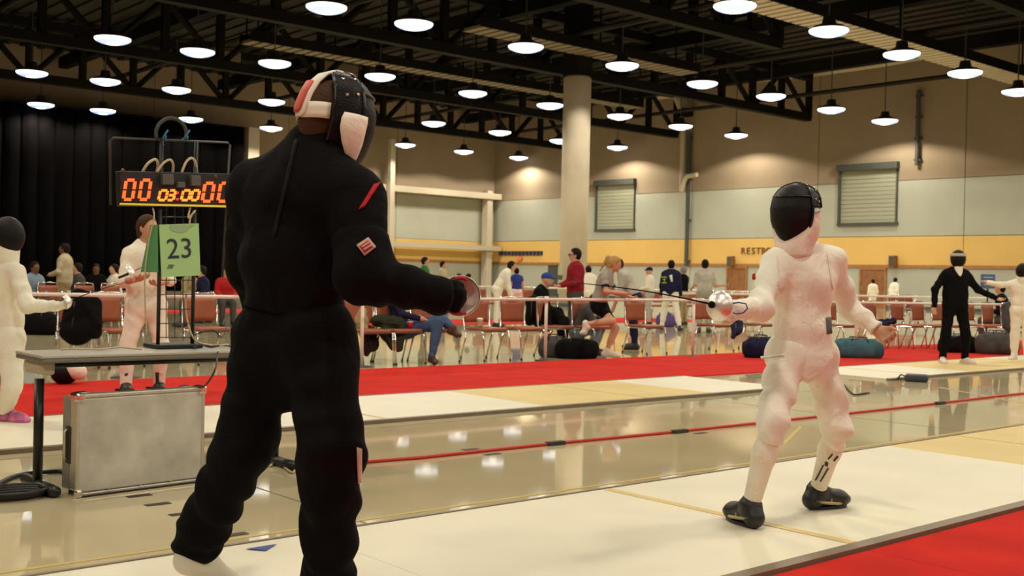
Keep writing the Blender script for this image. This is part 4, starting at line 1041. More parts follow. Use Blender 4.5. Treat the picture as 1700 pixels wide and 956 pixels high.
MB().tube([tp_(373, 460, -.03), tp_(380, 330, -.03), tp_(386, 240, -.03), tp_(382, 236, -.03), tp_(192, 228, -.03), tp_(186, 233, -.03), tp_(187, 340, -.03)], .007, 8).build('top_bar', mat('pipe_dark', (0.03, 0.025, 0.02), 0.5), tw_, True)
cH = tp_(288, 222, -.03); HX = unit(tp_(320, 223, -.03)-cH)
MB().tube([cH+HX*.095*math.cos(a)+UP*.095*math.sin(a) for a in np.linspace(-.35, math.pi+.35, 20)], .011, 8).build('hoop', mat('hoop_pad', (0.045, 0.045, 0.038), 0.7), tw_, True)
for x in (274, 310):
    MB().tube([tp_(x-4, 232, -.01), tp_(x, 224, -.005), tp_(x+6, 216, -.01)], .006, 6).build('blue_tie', mat('blue_tie', (0.02, 0.15, 0.26), 0.6), tw_, True)
    MB().tube([tp_(x-2, 231, -.045), tp_(x+2, 226, -.002), tp_(x+1, 234, -.01)], .006, 6).build('blue_tie', MATS['blue_tie'], tw_, True)
MB().bevbox((p0+p1)/2+UP*.012-tn*.03, (.28, .22, .024), .006, (ta, tn, UP)).build('base_plate', M_black, tw_)
# scoreboard
sb0, sb1, sb2, sb3 = tp_(195, 283, .04), tp_(388, 288, .04), tp_(388, 346, .04), tp_(195, 341, .04)
sx = unit(sb1-sb0); su = unit(np.cross(tn, sx)); su = su if su[2] > 0 else -su; sn = np.cross(sx, su); sn = sn if sn@tn > 0 else -sn
sw, shh = np.linalg.norm(sb1-sb0), np.linalg.norm(sb3-sb0); sc = (sb0+sb1+sb2+sb3)/4
M_led = mat('led_red', (0.9, 0.08, 0.02), 0.4, emit=(1.0, 0.075, 0.012), estr=1.35); M_led2 = mat('led_amber', (0.9, 0.2, 0.02), 0.4, emit=(1.0, 0.16, 0.02), estr=1.35)
sbd = thing('scoreboard', 'black electronic scoreboard reading 00 03:00 00 in glowing red digits', 'scoreboard', sc-su*shh/2)
MB().bevbox(sc-sn*.035, (sw, .07, shh), .006, (sx, sn, su)).build('housing', M_black, sbd)
def sp(x, y, off=.004):
    v = FW+(x-CX)/F_PX*RT+(y-CY)/F_PX*DN; return EYE+v*(((sc-EYE)@sn)/(v@sn))+sn*off
SEG = {'0': 'abcdef', '3': 'abgcd'}
def digit(ch, x0, x1, y0, y1, m, sl=5, th=5.0):
    """seven slanted bars between pixel-sized corners on the board face"""
    d = bpy.data.objects.new('digit', None); COL.objects.link(d); d.parent = sbd; d.location = Vector(sp((x0+x1)/2, (y0+y1)/2)-origin_of(sbd))
    X = lambda u, v: (x0+(x1-x0)*u+sl*(1-v), y0+(y1-y0)*v+(x1-x0)*u*.02)
    mx, my = th/(x1-x0)/2, th/(y1-y0)/2
    segs = dict(a=((.12, 0), (.88, 0)), g=((.12, .5), (.88, .5)), d=((.12, 1), (.88, 1)), f=((0, .06), (0, .46)), b=((1, .06), (1, .46)), e=((0, .54), (0, .94)), c=((1, .54), (1, .94)))
    for s_ in SEG[ch]:
        (ua, va), (ub, vb) = segs[s_]; hor = va == vb
        if hor: c4 = [(ua, va-my), (ub, va-my), (ub, va+my), (ua, va+my)]
        else: c4 = [(ua-mx, va), (ua+mx, va), (ua+mx, vb), (ua-mx, vb)]
        pts = [sp(*X(u, v)) for u, v in c4]
        MB().prism(pts, sn*.004).build('segment', m, d)
for ch, x0, x1 in (('0', 204, 219), ('0', 230, 245)): digit(ch, x0, x1, 299, 331, M_led)
for ch, x0, x1 in (('0', 335, 350), ('0', 361, 376)): digit(ch, x0, x1, 304, 334, M_led)
for ch, x0, x1 in (('0', 262, 274), ('3', 277, 287), ('0', 300, 312), ('0', 316, 327)): digit(ch, x0, x1, 316, 332, M_led2, 4, 4.0)
for y in (318.5, 329): MB().prism([sp(292, y), sp(296, y), sp(295.5, y+3.5), sp(291.5, y+3.5)], sn*.004).build('colon_dot', mat('led_dim', (0.6, 0.02, 0.02), 0.4, emit=(1, .03, .05), estr=.6), sbd)
MB().prism([sp(198, 337), sp(382, 341), sp(382, 344.5), sp(198, 340)], sn*.006).build('yellow_strip', mat('yellow_strip', (0.55, 0.42, 0.04), 0.5, emit=(1, .75, .05), estr=.15), sbd)
for x, y, w_, h_ in ((275, 298, 19, 17), (321, 300, 17, 17), (297, 307, 13, 9)):
    MB().bevbox(sp(x, y, .02), (w_*dT/F_PX, .04, h_*dT/F_PX), .004, (sx, sn, su)).build('connector_box', mat('grey_plastic', (0.09, 0.085, 0.08), 0.5), sbd)
for x, y in ((204, 283), (358, 293)): MB().lathe([(.012, 0), (.008, .008)], sp(x, y, .0), sn, 10).build('indicator_lamp', mat('lamp_off', (0.2, 0.03, 0.03), 0.4), sbd)
def loop_cable(pts, lab, m=M_cabw, r=.008):
    return cord([tp_(x, y, o) for x, y, o in pts], r, m, 'cable', lab)
loop_cable([(236, 287, .0), (243, 272, .02), (256, 265, .02), (262, 276, .0), (262, 292, -.03)], 'pale cable loop above the scoreboard, leftmost')
loop_cable([(257, 286, .03), (266, 272, .04), (277, 266, .04), (285, 274, .02), (286, 290, .0)], 'pale cable loop above the scoreboard, second from left')
loop_cable([(298, 287, .03), (304, 270, .04), (313, 263, .04), (322, 270, .02), (328, 288, -.01)], 'pale cable loop above the scoreboard, rightmost')
loop_cable([(250, 345, .03), (252, 362, .03), (247, 400, .0), (246, 470, -.05), (250, 560, -.05)], 'pale cable hanging down left of the green sign', r=.005)
loop_cable([(312, 345, .03), (308, 362, .04), (318, 350, .05), (310, 368, .04), (325, 420, -.03), (312, 500, -.03), (318, 560, .02), (345, 572, .05), (372, 571, .06)], 'pale cable tangled below the scoreboard and running down to the table', r=.006)
# green numbered sign
sg0, sg1, sg2, sg3 = tp_(259.5, 373, .035), tp_(325, 371, .035), tp_(327.5, 457, .04), tp_(263, 460, .04)
gn = thing('number_sign', 'green paper sign with the number 23 fixed to the rack', 'sign', (sg2+sg3)/2)
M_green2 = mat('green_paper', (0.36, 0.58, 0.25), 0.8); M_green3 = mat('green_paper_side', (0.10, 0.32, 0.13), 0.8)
MB().prism([sg0, sg3, sg2, sg1], tn*.004).build('sheet', M_green2, gn)
gx = unit(sg1-sg0); gu = unit(sg0-sg3); gc = tp_(293, 413, .043)
text_mesh('23', .168, gc-gu*.004, gx, gu, mat('sign_ink', (0.02, 0.03, 0.04), 0.7), 'lettering', gn, .001, 0, 'CENTER', 1.0)
MB().prism([tp_(275, 439, .042), tp_(271, 446, .042), tp_(281, 446, .042), tp_(284, 439, .042)], tn*.002).build('small_emblem', mat('sign_emblem', (0.10, 0.17, 0.09), 0.8), gn)
MB().prism([tp_(278, 373.5, .0405)]+[tp_(293+18*math.cos(a), 373.5+13*math.sin(a), .0405) for a in np.linspace(math.pi, 0, 9)][1:-1]+[tp_(318, 373, .0405)], tn*.002).build('top_dark_tab', mat('tab_grey_green', (0.30, 0.42, 0.24), 0.8), gn)  # darker half-round below the sheet's top edge
MB().prism([tp_(252, 373, -.02), tp_(245, 452, -.10), tp_(258.5, 452, .03), tp_(258, 373, .03)], tn*.004).build('side_sheet', M_green3, gn)
ca, cb = on_z(125, 827), on_z(337, 799.5)
def C3_(x): return ca+unit((cb-ca)*[1, 1, 0])*x+UP*.545
# things lying on the table
tag(MB().tube([on_z(x, y, tz+.012) for x, y in ((100, 580), (130, 579), (165, 580), (200, 576), (235, 580))], .006, 6).build('cable', M_cabw, None, True), 'pale cable lying along the table top left of the rack', 'cable')
tag(MB().tube([on_z(x, y, tz+.012) for x, y in ((322, 577), (335, 572), (350, 576), (368, 573), (384, 575))], .007, 6).build('cable', M_cab, None, True), 'black cable lying on the table right of the rack', 'cable')
cord([on_z(362, 584, .735), on_z(358, 610, .68), on_z(350, 628, .62), on_z(338, 642, .56), C3_(.70)], .005, M_cab, 'cable', 'thin black cable hanging from the table to the silver case')
cord([tp_(318, 556, .03), at(352, 548, 6.2), at(368, 560, 6.3), at(375, 545, 6.5), at(372, 530, 6.6)], .004, M_cab, 'cable', 'thin black cable arching behind the rack over the table')
# floor cables

cord([on_z(x, y)+UP*.014 for x, y in ((-60, 850), (0, 806), (35, 792), (70, 788), (100, 786), (112, 790))], .013, M_cab, 'cable', 'thick black cable on the floor running from the left edge to the case')
cc = on_z(22, 826); 
cc = cc+UP*.012; M_ = thing('cable_coil', 'coiled black cable lying on the floor at the left edge', 'cable', cc)
for k in range(4): MB().tube([cc+np.array([(.14+.012*k)*math.cos(a)*.8, (.14+.012*k)*math.sin(a), .010*k]) for a in np.linspace(0, 2*math.pi, 29)[:-1]], .010, 6, True).build('coil_loop', M_cab, M_, True)
cord([on_z(x, y)+UP*.01 for x, y in ((448, 776), (462, 769), (470, 776), (485, 787), (492, 779), (500, 772))], .007, M_cabw, 'cable', 'pale cable on the floor at the far table foot')
cord([on_z(x, y)+UP*.01 for x, y in ((440, 770), (455, 766), (468, 770), (500, 783))], .008, M_redc, 'cord', 'red cord end on the floor at the far table foot')
# silver case
ca, cb = on_z(125, 827), on_z(337, 799.5); cx = unit((cb-ca)*[1, 1, 0]); cL = np.linalg.norm((cb-ca)[:2]); cy_ = np.cross(UP, cx); cy_ = cy_ if cy_@(ca-EYE) > 0 else -cy_
cH_, cD = .525, .20
case = thing('flight_case', 'scuffed silver equipment case standing on its side under the table', 'case', ca)
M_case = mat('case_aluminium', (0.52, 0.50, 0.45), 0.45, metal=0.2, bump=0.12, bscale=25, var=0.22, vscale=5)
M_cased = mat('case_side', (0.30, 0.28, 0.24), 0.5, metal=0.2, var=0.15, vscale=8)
C3 = lambda x, y, z: ca+cx*x+cy_*y+UP*z
cax = (cx, cy_, UP)
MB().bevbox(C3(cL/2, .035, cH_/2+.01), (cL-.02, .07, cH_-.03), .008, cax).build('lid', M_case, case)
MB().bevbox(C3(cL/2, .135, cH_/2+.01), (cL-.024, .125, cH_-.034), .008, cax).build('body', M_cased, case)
for x in (.008, cL-.008): MB().bevbox(C3(x, .035, cH_/2+.01), (.022, .076, cH_), .006, cax).build('edge_strip', M_alu, case)
for z in (.012, cH_+.006): MB().bevbox(C3(cL/2, .035, z), (cL, .076, .022), .006, cax).build('edge_strip', M_alu, case)
for x in (.015, cL-.015):
    for z in (.02, cH_): MB().bevbox(C3(x, .03, z), (.05, .09, .05), .014, cax).build('corner_cap', M_chrome, case)
MB().box(C3(cL/2, .073, cH_/2), (cL+.002, .006, cH_+.01), cax).build('seam', M_black, case)
MB().bevbox(C3(-.001, .085, .27), (.012, .06, .20), .004, cax).build('handle_plate', M_black, case)
MB().tube([C3(-.004, .10, .19), C3(-.018, .10, .20), C3(-.018, .10, .34), C3(-.004, .10, .35)], .007, 8).build('handle', M_alu, case, True)
MB().box(C3(cL/2, .03, .004), (cL, .085, .010), cax).build('base_seam', M_black, case)
for x in (.30, .48): 
    l2 = MB().bevbox(C3(x, .075, cH_+.018), (.085, .06, .014), .004, cax).build('latch', M_black, case)
for x in (.06, .66): MB().bevbox(C3(x, .075, cH_+.018), (.05, .05, .012), .003, cax).build('hinge', M_chrome, case)
for x in (.18, .36, .54): MB().lathe([(.008, 0), (.006, .004)], C3(x, -.003, .03), -cy_, 8).build('rivet', M_alu, case)
# mask lying on the red carpet
mp = on_z(112, 639); 
m2 = thing('fencing_mask', 'black and white fencing mask lying on the red carpet under the table', 'mask', mp)
f2, l2_ = facing(-60)
blob('mask_face', [ell(mp+UP*.125-RH*.03, (l2_, f2, UP), (.12, .14, .122), .02)], M_mesh, m2, .014)
blob('mask_bib', [cap(mp+UP*.16+RH*.03, mp+UP*.135+RH*.11, .095, .085, .03, cuts=[(mp+RH*.02, -RH)])], M_bib, m2, .014)

# ================================================================== BARRIERS
M_rail = mat('rail_pipe', (0.78, 0.67, 0.60), 0.4)
def barrier(pts, label, zr=.9, post_at=(), r=.022, tees=True, low=None):
    t = thing('pipe_barrier', label, 'barrier', pts[0]*[1, 1, 0])
    for a, b in zip(pts[:-1], pts[1:]): MB().tube([a*[1, 1, 0]+UP*zr, b*[1, 1, 0]+UP*zr], r, 8).build('rail', M_rail, t, True)
    for p in post_at:
        q = p*[1, 1, 0]; ps = MB().tube([q, q+UP*(zr+.04)], r*1.05, 8).build('post', M_rail, t, True)
        MB().lathe([(.16, 0), (.15, .012), (r, .02)], q, UP, 16).build('base_plate', M_dframe, ps, True)
        MB().lathe([(r*1.5, -.05), (r*1.5, .045)], q+UP*zr, UP, 8).build('fitting', M_rail, ps, True)
    return t
rz = [on_z(x, y, .9) for x, y in ((-60, 486.5), (240, 491), (390, 493), (600, 495.5), (905, 497))]
barrier(rz, 'pale pipe barrier along the red carpet, left half', post_at=[on_z(600, 609), on_z(905, 599), on_z(208, 627), on_z(-60, 640)])
rz2 = [on_z(905, 497, .9), on_z(1150, 498.3, .9), on_z(1450, 502.6, .9), on_z(1700, 506, .9)]
barrier(rz2, 'pale pipe barrier along the red carpet, right half', post_at=[on_z(1150, 592), on_z(1420, 588), on_z(1700, 578)])
def hline(xs, ys, z): return [on_z(x, y, z) for x, y in zip(xs, ys)]
barrier(hline((775, 1000, 1200, 1330), (475.5, 479.5, 483.5, 486), .9), 'distant pipe barrier in the middle of the hall', post_at=[on_z(905, 478, .9), on_z(1150, 482.5, .9)], r=.03)
barrier(hline((1120, 1420, 1570, 1700), (483.5, 488, 491, 493), .95), 'distant pipe barrier at the right in front of the brown doors', post_at=[on_z(1300, 486.5, .95), on_z(1520, 490, .95)], r=.03)
barrier(hline((130, 200, 260), (461.5, 463, 464), .95), 'short distant pipe barrier at the left behind the table', post_at=[on_z(131, 461.5, .95), on_z(258, 464, .95)], r=.03)

# ================================================================== CHAIRS
M_seat = mat('chair_vinyl', (0.30, 0.085, 0.035), 0.5, bump=0.1, bscale=60, var=0.08, vscale=5)
def make_chair():
    t = thing('stacking_chair', 'x', 'chair')
    MB().bevbox((.0, 0, .450), (.43, .45, .05), .02, None, 3).build('seat', M_seat, t, True)
    MB().bevbox((0, 0, .421), (.40, .42, .012), .004).build('seat_pan', M_dframe, t)
    g = [[(-.235-.05*(z-.52)-.025*(1-(y/.21)**2), y, z) for y in np.linspace(-.215, .215, 9)] for z in np.linspace(.54, .86, 6)]
    MB().sheet(g, .035).build('backrest', M_seat, t, True)
    for s in (1, -1):
        f = MB(); y = .242*s
        f.tube([(.26, y, .012), (.215, y, .40), (.19, y, .435), (-.19, y, .425), (-.235, y, .47), (-.262, y, .84), (-.268, y*.96, .885), (-.270, y*.85, .905)], .0125, 8)
        f.build('side_frame', M_chrome, t, True)
        MB().tube([(-.29, y, .012), (-.15, y, .425)], .0125, 8).build('rear_leg', M_chrome, t, True)
        for x in (.26, -.29): MB().lathe([(.016, 0), (.016, .02)], (x, y, 0), UP, 8).build('foot_cap', M_black, t)
    MB().tube([(-.270, -.206, .905), (-.272, 0, .912), (-.270, .206, .905)], .0125, 8).build('top_rail', M_chrome, t, True)
    MB().tube([(.16, -.24, .425), (.16, .24, .425)], .009, 6).build('cross_bar', M_chrome, t, True)
    return t
ch0 = make_chair(); first = [True]; placed = []; G1 = 'red-brown chairs along the near barrier'; G2 = 'distant chairs by the second barrier'
def chair(p, rz_, label, group=None):
    p = np.array(p, float); p[2] = 0
    if group == G2 or p[1] > 14:
        for q in placed:
            if np.hypot(*(p[:2]-q[:2])) < .52: p[1] = q[1]+math.sqrt(max(.53**2-(p[0]-q[0])**2, .01))
    placed.append(p)
    if first[0]:
        ch0.location = Vector(p); ch0.rotation_euler = (0, 0, rz_); ch0['label'] = label
        if group: ch0['group'] = group
        first[0] = False; return ch0
    return dup(ch0, p, rz_, label, group)
def on_x(px, X):                           # floor point where image column px meets the line x = X
    v = FW+(px-CX)/F_PX*RT+0*DN; y = v[1]*(X/v[0])
    for _ in range(6):
        p = np.array([X, y, .45]); q = p-EYE; e_ = CX+F_PX*(q@RT)/(q@FW)-px; p2 = p+[0, .01, 0]; q2 = p2-EYE
        y -= e_/((CX+F_PX*(q2@RT)/(q2@FW)-px-e_)/.01)
    return np.array([X, y, 0])
G1 = 'red-brown chairs along the near barrier'
for px, X, rot, lab in ((612, -12.55, 0, 'red-brown chair under a khaki coat, just right of the black trousers'),
                        (665, -12.55, 0, 'red-brown chair with a dark coat hanging below its seat'),
                        (722, -12.55, .1, 'red-brown chair under the person in blue jeans'),
                        (808, -12.50, 0, 'empty red-brown chair with a small beige cup on the seat'),
                        (868, -12.50, 0, 'empty red-brown chair right of the one with the cup'),
                        (925, -12.75, .5, 'red-brown chair behind the barrier post, under the person in blue cap'),
                        (985, -12.60, .1, 'red-brown chair the ponytailed girl kneels on'),
                        (1072, -12.55, 0, 'red-brown chair right of the kneeling ponytailed girl'),
                        (1185, -12.55, 0, 'red-brown chair below the silver bell guard'),
                        (1262, -12.45, 0, 'chair with dark jacket hanging off, left of the white fencer hip'),
                        (1395, -11.70, 0, 'red-brown chair behind the right arm of the white fencer'),
                        (1462, -11.55, 0, 'wide-looking red-brown chair just right of the white fencer hand'),
                        (1508, -11.30, 0, 'red-brown chair, second right of the white fencer hand'),
                        (1536, -11.15, 0, 'red-brown chair just left of the standing fencer in black'),
                        (1563, -11.0, 0, 'red-brown chair half hidden behind the standing fencer in black'),
                        (1627, -10.75, 0, 'red-brown chair just right of the standing fencer in black'),
                        (1650, -10.6, 0, 'red-brown chair, second right of the standing fencer in black'),
                        (1675, -10.45, 0, 'red-brown chair with dark clothes by the right edge'),
                        (130, -13.75, -.35, 'tilted red-brown chair with a black coat over it, at left'),
                        (192, -13.6, .2, 'red-brown chair just left of the fencer behind the table'),
                        (345, -13.6, .0, 'red-brown chair right of the scoring rack')):
    chair(on_x(px, X), rot, lab, G1)
G2 = 'distant chairs by the second barrier'
for k, px in enumerate((805, 843, 862, 880, 898)): chair(on_x(px, -25.4), 0, 'distant reddish chair %s left of the round column, at the far barrier' % ('first from left', 'second from left', 'third from left', 'fourth from left', 'fifth from left')[k], G2)
for k, px in enumerate((1062, 1078, 1092, 1140, 1158, 1176, 1195, 1213, 1232, 1250)): chair(on_x(px, -23.2), 0, 'distant reddish chair, %s in the row behind the bell guard' % (ORD+['tenth'])[k], G2)
for k, px in enumerate((1492, 1505, 1518)): chair(on_x(px, -19.5), 0, 'distant reddish chair left of the fencer in black, %s of three' % ORD[k], G2)
for k, px in enumerate((48, 72, 155, 176)): chair(on_x(px, -22.5), .4, 'dim distant chair at the left edge behind the barrier, %s from left' % ORD[k], G2)

# ================================================================== OTHER PEOPLE
SIT = dict(pelvis=(0, 0, .55), chest=(0, .03, .90), neck=(0, .05, 1.07), head=(0, .08, 1.22), shL=(.175, .03, 1.0), elL=(.22, .08, .74), wrL=(.14, .30, .68), shR=(-.175, .03, 1.0), elR=(-.22, .08, .74), wrR=(-.14, .30, .68),
           hipL=(.09, .02, .53), knL=(.12, .43, .52), anL=(.12, .42, .10), toeL=(.13, .58, .035), hipR=(-.09, .02, .53), knR=(-.12, .43, .52), anR=(-.12, .42, .10), toeR=(-.13, .58, .035))
def stand(px, d, yhead=None, H=None):
    """ground point in an image column and the height that puts the top of the head at a photo row"""
    b = spot(px, d)
    if H is None: H = at(px, yhead, d)[2]/1.0
    return b, H
def P_(label, px, d, yhead, phi, ov=None, bend=0, hphi=None, H=None, **kw):
    b, Hh = stand(px, d, yhead, H)
    return person(label, pose_world(b, phi, Hh, ov, bend, hphi), **kw)
FWDARMS = dict(elL=(.24, .06, 1.14), wrL=(.08, .27, 1.08), elR=(-.24, .06, 1.14), wrR=(-.08, .27, 1.08))
# left-edge fencer
J = pxJ(dict(pelvis=(8, 560, 8.5), chest=(8, 480, 8.5), neck=(6, 428, 8.48), head=(6, 396, 8.45), shL=(-20, 450, 8.7), elL=(-50, 500, 8.9), wrL=(-80, 520, 8.8), shR=(28, 452, 8.35), elR=(46, 508, 8.25), wrR=(88, 508, 8.3),
             hipL=(-8, 562, 8.65), knL=(-30, 635, 8.7), anL=(-55, 695, 8.9), hipR=(18, 565, 8.4), knR=(20, 640, 8.35), anR=(8, 693, 8.5)))
f_, l_ = facing(75); J.update(_s=1.0, _f=f_, _l=l_, _hf=facing(70)[0], _hl=facing(70)[1], _hu=UP, _base=spot(6, 8.5))
for S in 'LR':
    J['an'+S][2] = .10; J['toe'+S] = J['an'+S]*[1, 1, 0]+unit(f_)*.15+UP*.035
M_pinkshoe = mat('pink_shoe', (0.50, 0.13, 0.28), 0.5, var=0.6, vscale=18)
lf = person('fencer in white cut off by the left edge, one arm stretched to the right', J, shirt=M_wf2, pants=M_wf2, plen=1.25, socks=M_wf2, shoes=M_pinkshoe, mask=True, vox=.014, hands='full', girth=1.0)
blob('glove', [dict(p, ra=p['ra']+.008, rb=p['rb']+.008) for p in hand_prims(J, 'R', 1.1, .95)], M_wf2, lf, .009)
make_epee(at(112, 501, 8.28), at(212, 468, 8.6), 'epee held by the fencer at the left edge, pointing right', M_guardw, grip_dir=J['wrR']-at(112, 501, 8.28), rg=.05)
# fencer behind the table
J = pxJ(dict(pelvis=(243, 505, 10.7), chest=(240, 440, 10.7), neck=(241, 404, 10.7), head=(246, 378, 10.65), shL=(268, 420, 10.75), elL=(282, 465, 10.65), wrL=(262, 470, 10.40), shR=(214, 422, 10.6), elR=(205, 468, 10.5), wrR=(232, 462, 10.35),
             hipL=(258, 508, 10.75), knL=(268, 575, 10.7), anL=(264, 638, 10.8), hipR=(228, 508, 10.65), knR=(212, 575, 10.6), anR=(209, 642, 10.6)))
f_, l_ = facing(25); J.update(_s=1.0, _f=f_, _l=l_, _hf=facing(60)[0], _hl=facing(60)[1], _hu=UP, _base=spot(238, 10.7))
for S in 'LR':
    J['an'+S][2] = .10; J['toe'+S] = J['an'+S]*[1, 1, 0]+unit(f_)*.15+UP*.035
bt_ = person('bareheaded fencer in white standing behind the scoring table', J, shirt=M_wf2, sleeve=1.3, pants=M_wf2, plen=1.25, socks=M_wf2, shoes=M_shoe, hair=(M_hbrown, 'long'), vox=.014, hands='full')
bw = bvh_of([c for c in bt_.children if c.name.startswith('sock')])
patch(bw, [(258, 618), (264, 618), (264, 644), (259, 644)], M_mark, 'sock_lettering', bt_, 2, 4, .003)
patch(bw, [(207, 620), (213, 619), (212, 623), (207, 624)], M_mark, 'sock_lettering', bt_, 2, 2, .003)
make_epee(at(219, 452, 10.3), at(285, 425, 10.4), 'epee with round guard held by the fencer behind the table', M_guardw, rg=.085)

# spectators and fencers further back (column, depth, head row, facing)
P_('person in maroon fleece and glasses with clasped hands, left of the ponytailed girl', 953, 19.6, 411, 285, FWDARMS, shirt=M_maroon, pants=M_dgrey, hair=(M_hdark, 'short'), vox=.016, eyes=True, glasses=True, hands='full', hphi=275, girth=1.15)
J = pxJ(dict(pelvis=(993, 506, 17.2), chest=(1003, 472, 17.1), neck=(1012, 450, 17.1), head=(1021, 438, 17.05), shL=(1008, 457, 17.35), elL=(1020, 485, 17.4), wrL=(1044, 492, 17.3), shR=(1003, 457, 16.95), elR=(1006, 484, 16.85), wrR=(1036, 487, 16.9),
             hipL=(999, 510, 17.3), knL=(1022, 545, 17.3), anL=(1007, 583, 17.2), hipR=(994, 510, 17.1), knR=(1016, 533, 16.95), anR=(972, 538, 17.0)))
f_, l_ = facing(85); J.update(_s=.94, _f=f_, _l=l_, _hf=unit(facing(85)[0]-UP*.35), _hl=facing(85)[1], _base=spot(995, 17.2)); J['_hu'] = unit(np.cross(J['_hl'], -J['_hf'])); J['_hu'] = J['_hu'] if J['_hu'][2] > 0 else -J['_hu']
J['anL'][2] = .10; J['toeL'] = J['anL']*[1, 1, 0]+f_*.15+UP*.035; J['toeR'] = J['anR']-f_*.02-UP*.14
gl = person('blond ponytailed girl in grey shirt and black shorts kneeling on a chair', J, shirt=M_grey, sleeve=.72, pants=M_bk, plen=.62, shoes=M_wshoe, hair=(M_hblond, 'pony'), vox=.013, hands='full', eyes=True)
for S in 'LR':
    e_ = J['sh'+S]+(J['el'+S]-J['sh'+S])*.72; d_ = unit(J['el'+S]-J['sh'+S]); MB().tube([e_-d_*.03, e_], .066*J['_s'], 14).build('sleeve_band', M_navy, gl, True)
P_('person in pale grey shirt and navy trousers bending behind the ponytailed girl', 1052, 19.5, 437, 265, dict(elL=(.2, .3, .98), wrL=(.1, .38, .75), elR=(-.2, .3, .98), wrR=(-.1, .38, .75)), bend=28, H=1.68, shirt=M_lgrey, sleeve=.9, pants=M_navy, hair=(M_hbrown, 'short'), vox=.018)
P_('person in white shirt and dark cap between the girl and the black jacket', 1077, 30, 443, 260, FWDARMS, shirt=M_wf2, pants=M_lgrey, hair=(M_navy, 'cap'), vox=.022)
bj = P_('person in black jacket with green lettering on the back and white trousers', 1112, 27.5, 431, 165, dict(knL=(.16, .10, .50), anL=(.22, .14, .09), toeL=(.24, .30, .035), knR=(-.16, -.05, .5), anR=(-.26, -.16, .09), toeR=(-.28, 0, .035)), shirt=M_navy, pants=M_wf2, hair=(M_hdark, 'short'), vox=.018, girth=1.2)
bw = bvh_of([c for c in bj.children if c.name.startswith('shirt')])
M_gl = mat('green_print', (0.30, 0.42, 0.05), 0.7)
for k, q in enumerate(([(1098, 459), (1107, 459), (1107, 461), (1098, 461)], [(1100, 462.5), (1105.5, 462.5), (1105.5, 464), (1100, 464)], [(1102, 464), (1104, 464), (1104, 468), (1102, 468)], [(1098, 468.5), (1107, 468.5), (1106, 470.5), (1099, 470.5)])): patch(bw, q, M_gl, 'back_print', bj, 3, 2, .006)
patch(bw, [(1111, 457), (1116, 456), (1117, 468), (1114, 468)], M_wf2, 'white_shoulder_panel', bj, 2, 4, .006)
P_('grey-haired person in black shirt and tan trousers behind the black jacket', 1133, 31, 442, 230, FWDARMS, shirt=M_bk, pants=M_khaki, hair=(M_hgrey, 'short'), vox=.022)
P_('person in grey T-shirt and grey trousers, hand raised, left of restroom door', 1168, 26.5, 430, 170, dict(elR=(-.26, .05, 1.12), wrR=(-.44, .22, 1.14), elL=(.22, .02, 1.14), wrL=(.30, .2, 1.05)), shirt=M_lgrey, sleeve=.95, pants=M_grey, hair=(M_hdark, 'short'), vox=.018)
P_('person in white with red shoulder bending over left of the column', 824, 27, 432, 95, dict(elL=(.2, .28, .98), wrL=(.15, .36, .72), elR=(-.2, .28, .98), wrR=(-.15, .36, .72)), bend=30, H=1.72, shirt=M_wf2, pants=M_wf2, hair=(M_hdark, 'short'), vox=.02)
P_('person in blue vest over white fencing clothes left of the column', 856, 33, 444, 200, shirt=M_blue, sleeve=.4, pants=M_wf2, hair=(M_hdark, 'short'), vox=.024)
P_('person in green shirt above the black sleeve', 703, 30, 426, 90, FWDARMS, shirt=M_grn, sleeve=.9, pants=M_dgrey, hair=(M_hdark, 'short'), vox=.022)
P_('person in beige shirt holding white paper above the black glove', 733, 36, 433, 80, FWDARMS, shirt=M_beigec, pants=M_dgrey, hair=(M_hdark, 'short'), vox=.026)
P_('white-clad person partly hidden between maroon fleece and girl', 979, 29, 443, 200, bend=15, H=1.60, shirt=M_wf2, pants=M_wf2, hair=(M_hdark, 'short'), vox=.024)
P_('small white-clad person in front of the right-hand brown door', 1448, 47, 463, 190, shirt=M_wf2, pants=M_wf2, hair=(M_hdark, 'short'), vox=.03)
P_('small white-clad person right of the right-hand brown door', 1482, 46, 460, 120, bend=10, shirt=M_wf2, pants=M_wf2, hair=(M_hdark, 'short'), vox=.03)
# standing fencer in black, right
br_ov = dict(elR=(-.34, .02, 1.16), wrR=(-.36, .06, .90), elL=(.34, .04, 1.17), wrL=(.52, .26, 1.05), knL=(.16, .04, .50), anL=(.19, -.02, .09), toeL=(.24, .12, .035), knR=(-.15, .03, .50), anR=(-.17, -.02, .09), toeR=(-.21, .12, .035))
rb_ = P_('fencer in black with white bib standing on the far piste at the right', 1583, 17.4, 418, 5, br_ov, shirt=M_bk, pants=M_bk, shoes=M_wshoe, mask=False, hair=None, vox=.015, hands='full', girth=1.15)
Jb = pose_world(spot(1583, 17.4), 5, at(1583, 418, 17.4)[2], br_ov); h = Jb['head']; f, l = Jb['_hf'], Jb['_hl']
blob('mask', [ell(h+.02*UP+.035*f, (l, f, UP), (.112, .13, .145), .02)], M_mesh, rb_, .012)
blob('mask_headband', [ell(h+.075*UP+.03*f, (l, f, UP), (.116, .135, .105), .02, cuts=[(h+.055*UP, -UP), (h+.105*UP, UP)])], M_lgrey, rb_, .012)
blob('mask_bib', [cap(h-.12*UP+.06*f, h-.33*UP+.10*f, .055, .022, .03, flat=(l, 1.2))], M_bib, rb_, .014)
# right-edge fencer, arm pointing left
wv = dict(elR=(-.36, .12, 1.38), wrR=(-.56, .20, 1.42), shR=(-.175, .03, 1.40))
wr2 = P_('fencer in white cut off by the right edge, arm stretched to the left', 1694, 18.6, 440, 330, wv, shirt=M_wf2, pants=M_wf2, shoes=M_wshoe, hair=None, mask=True, vox=.018)
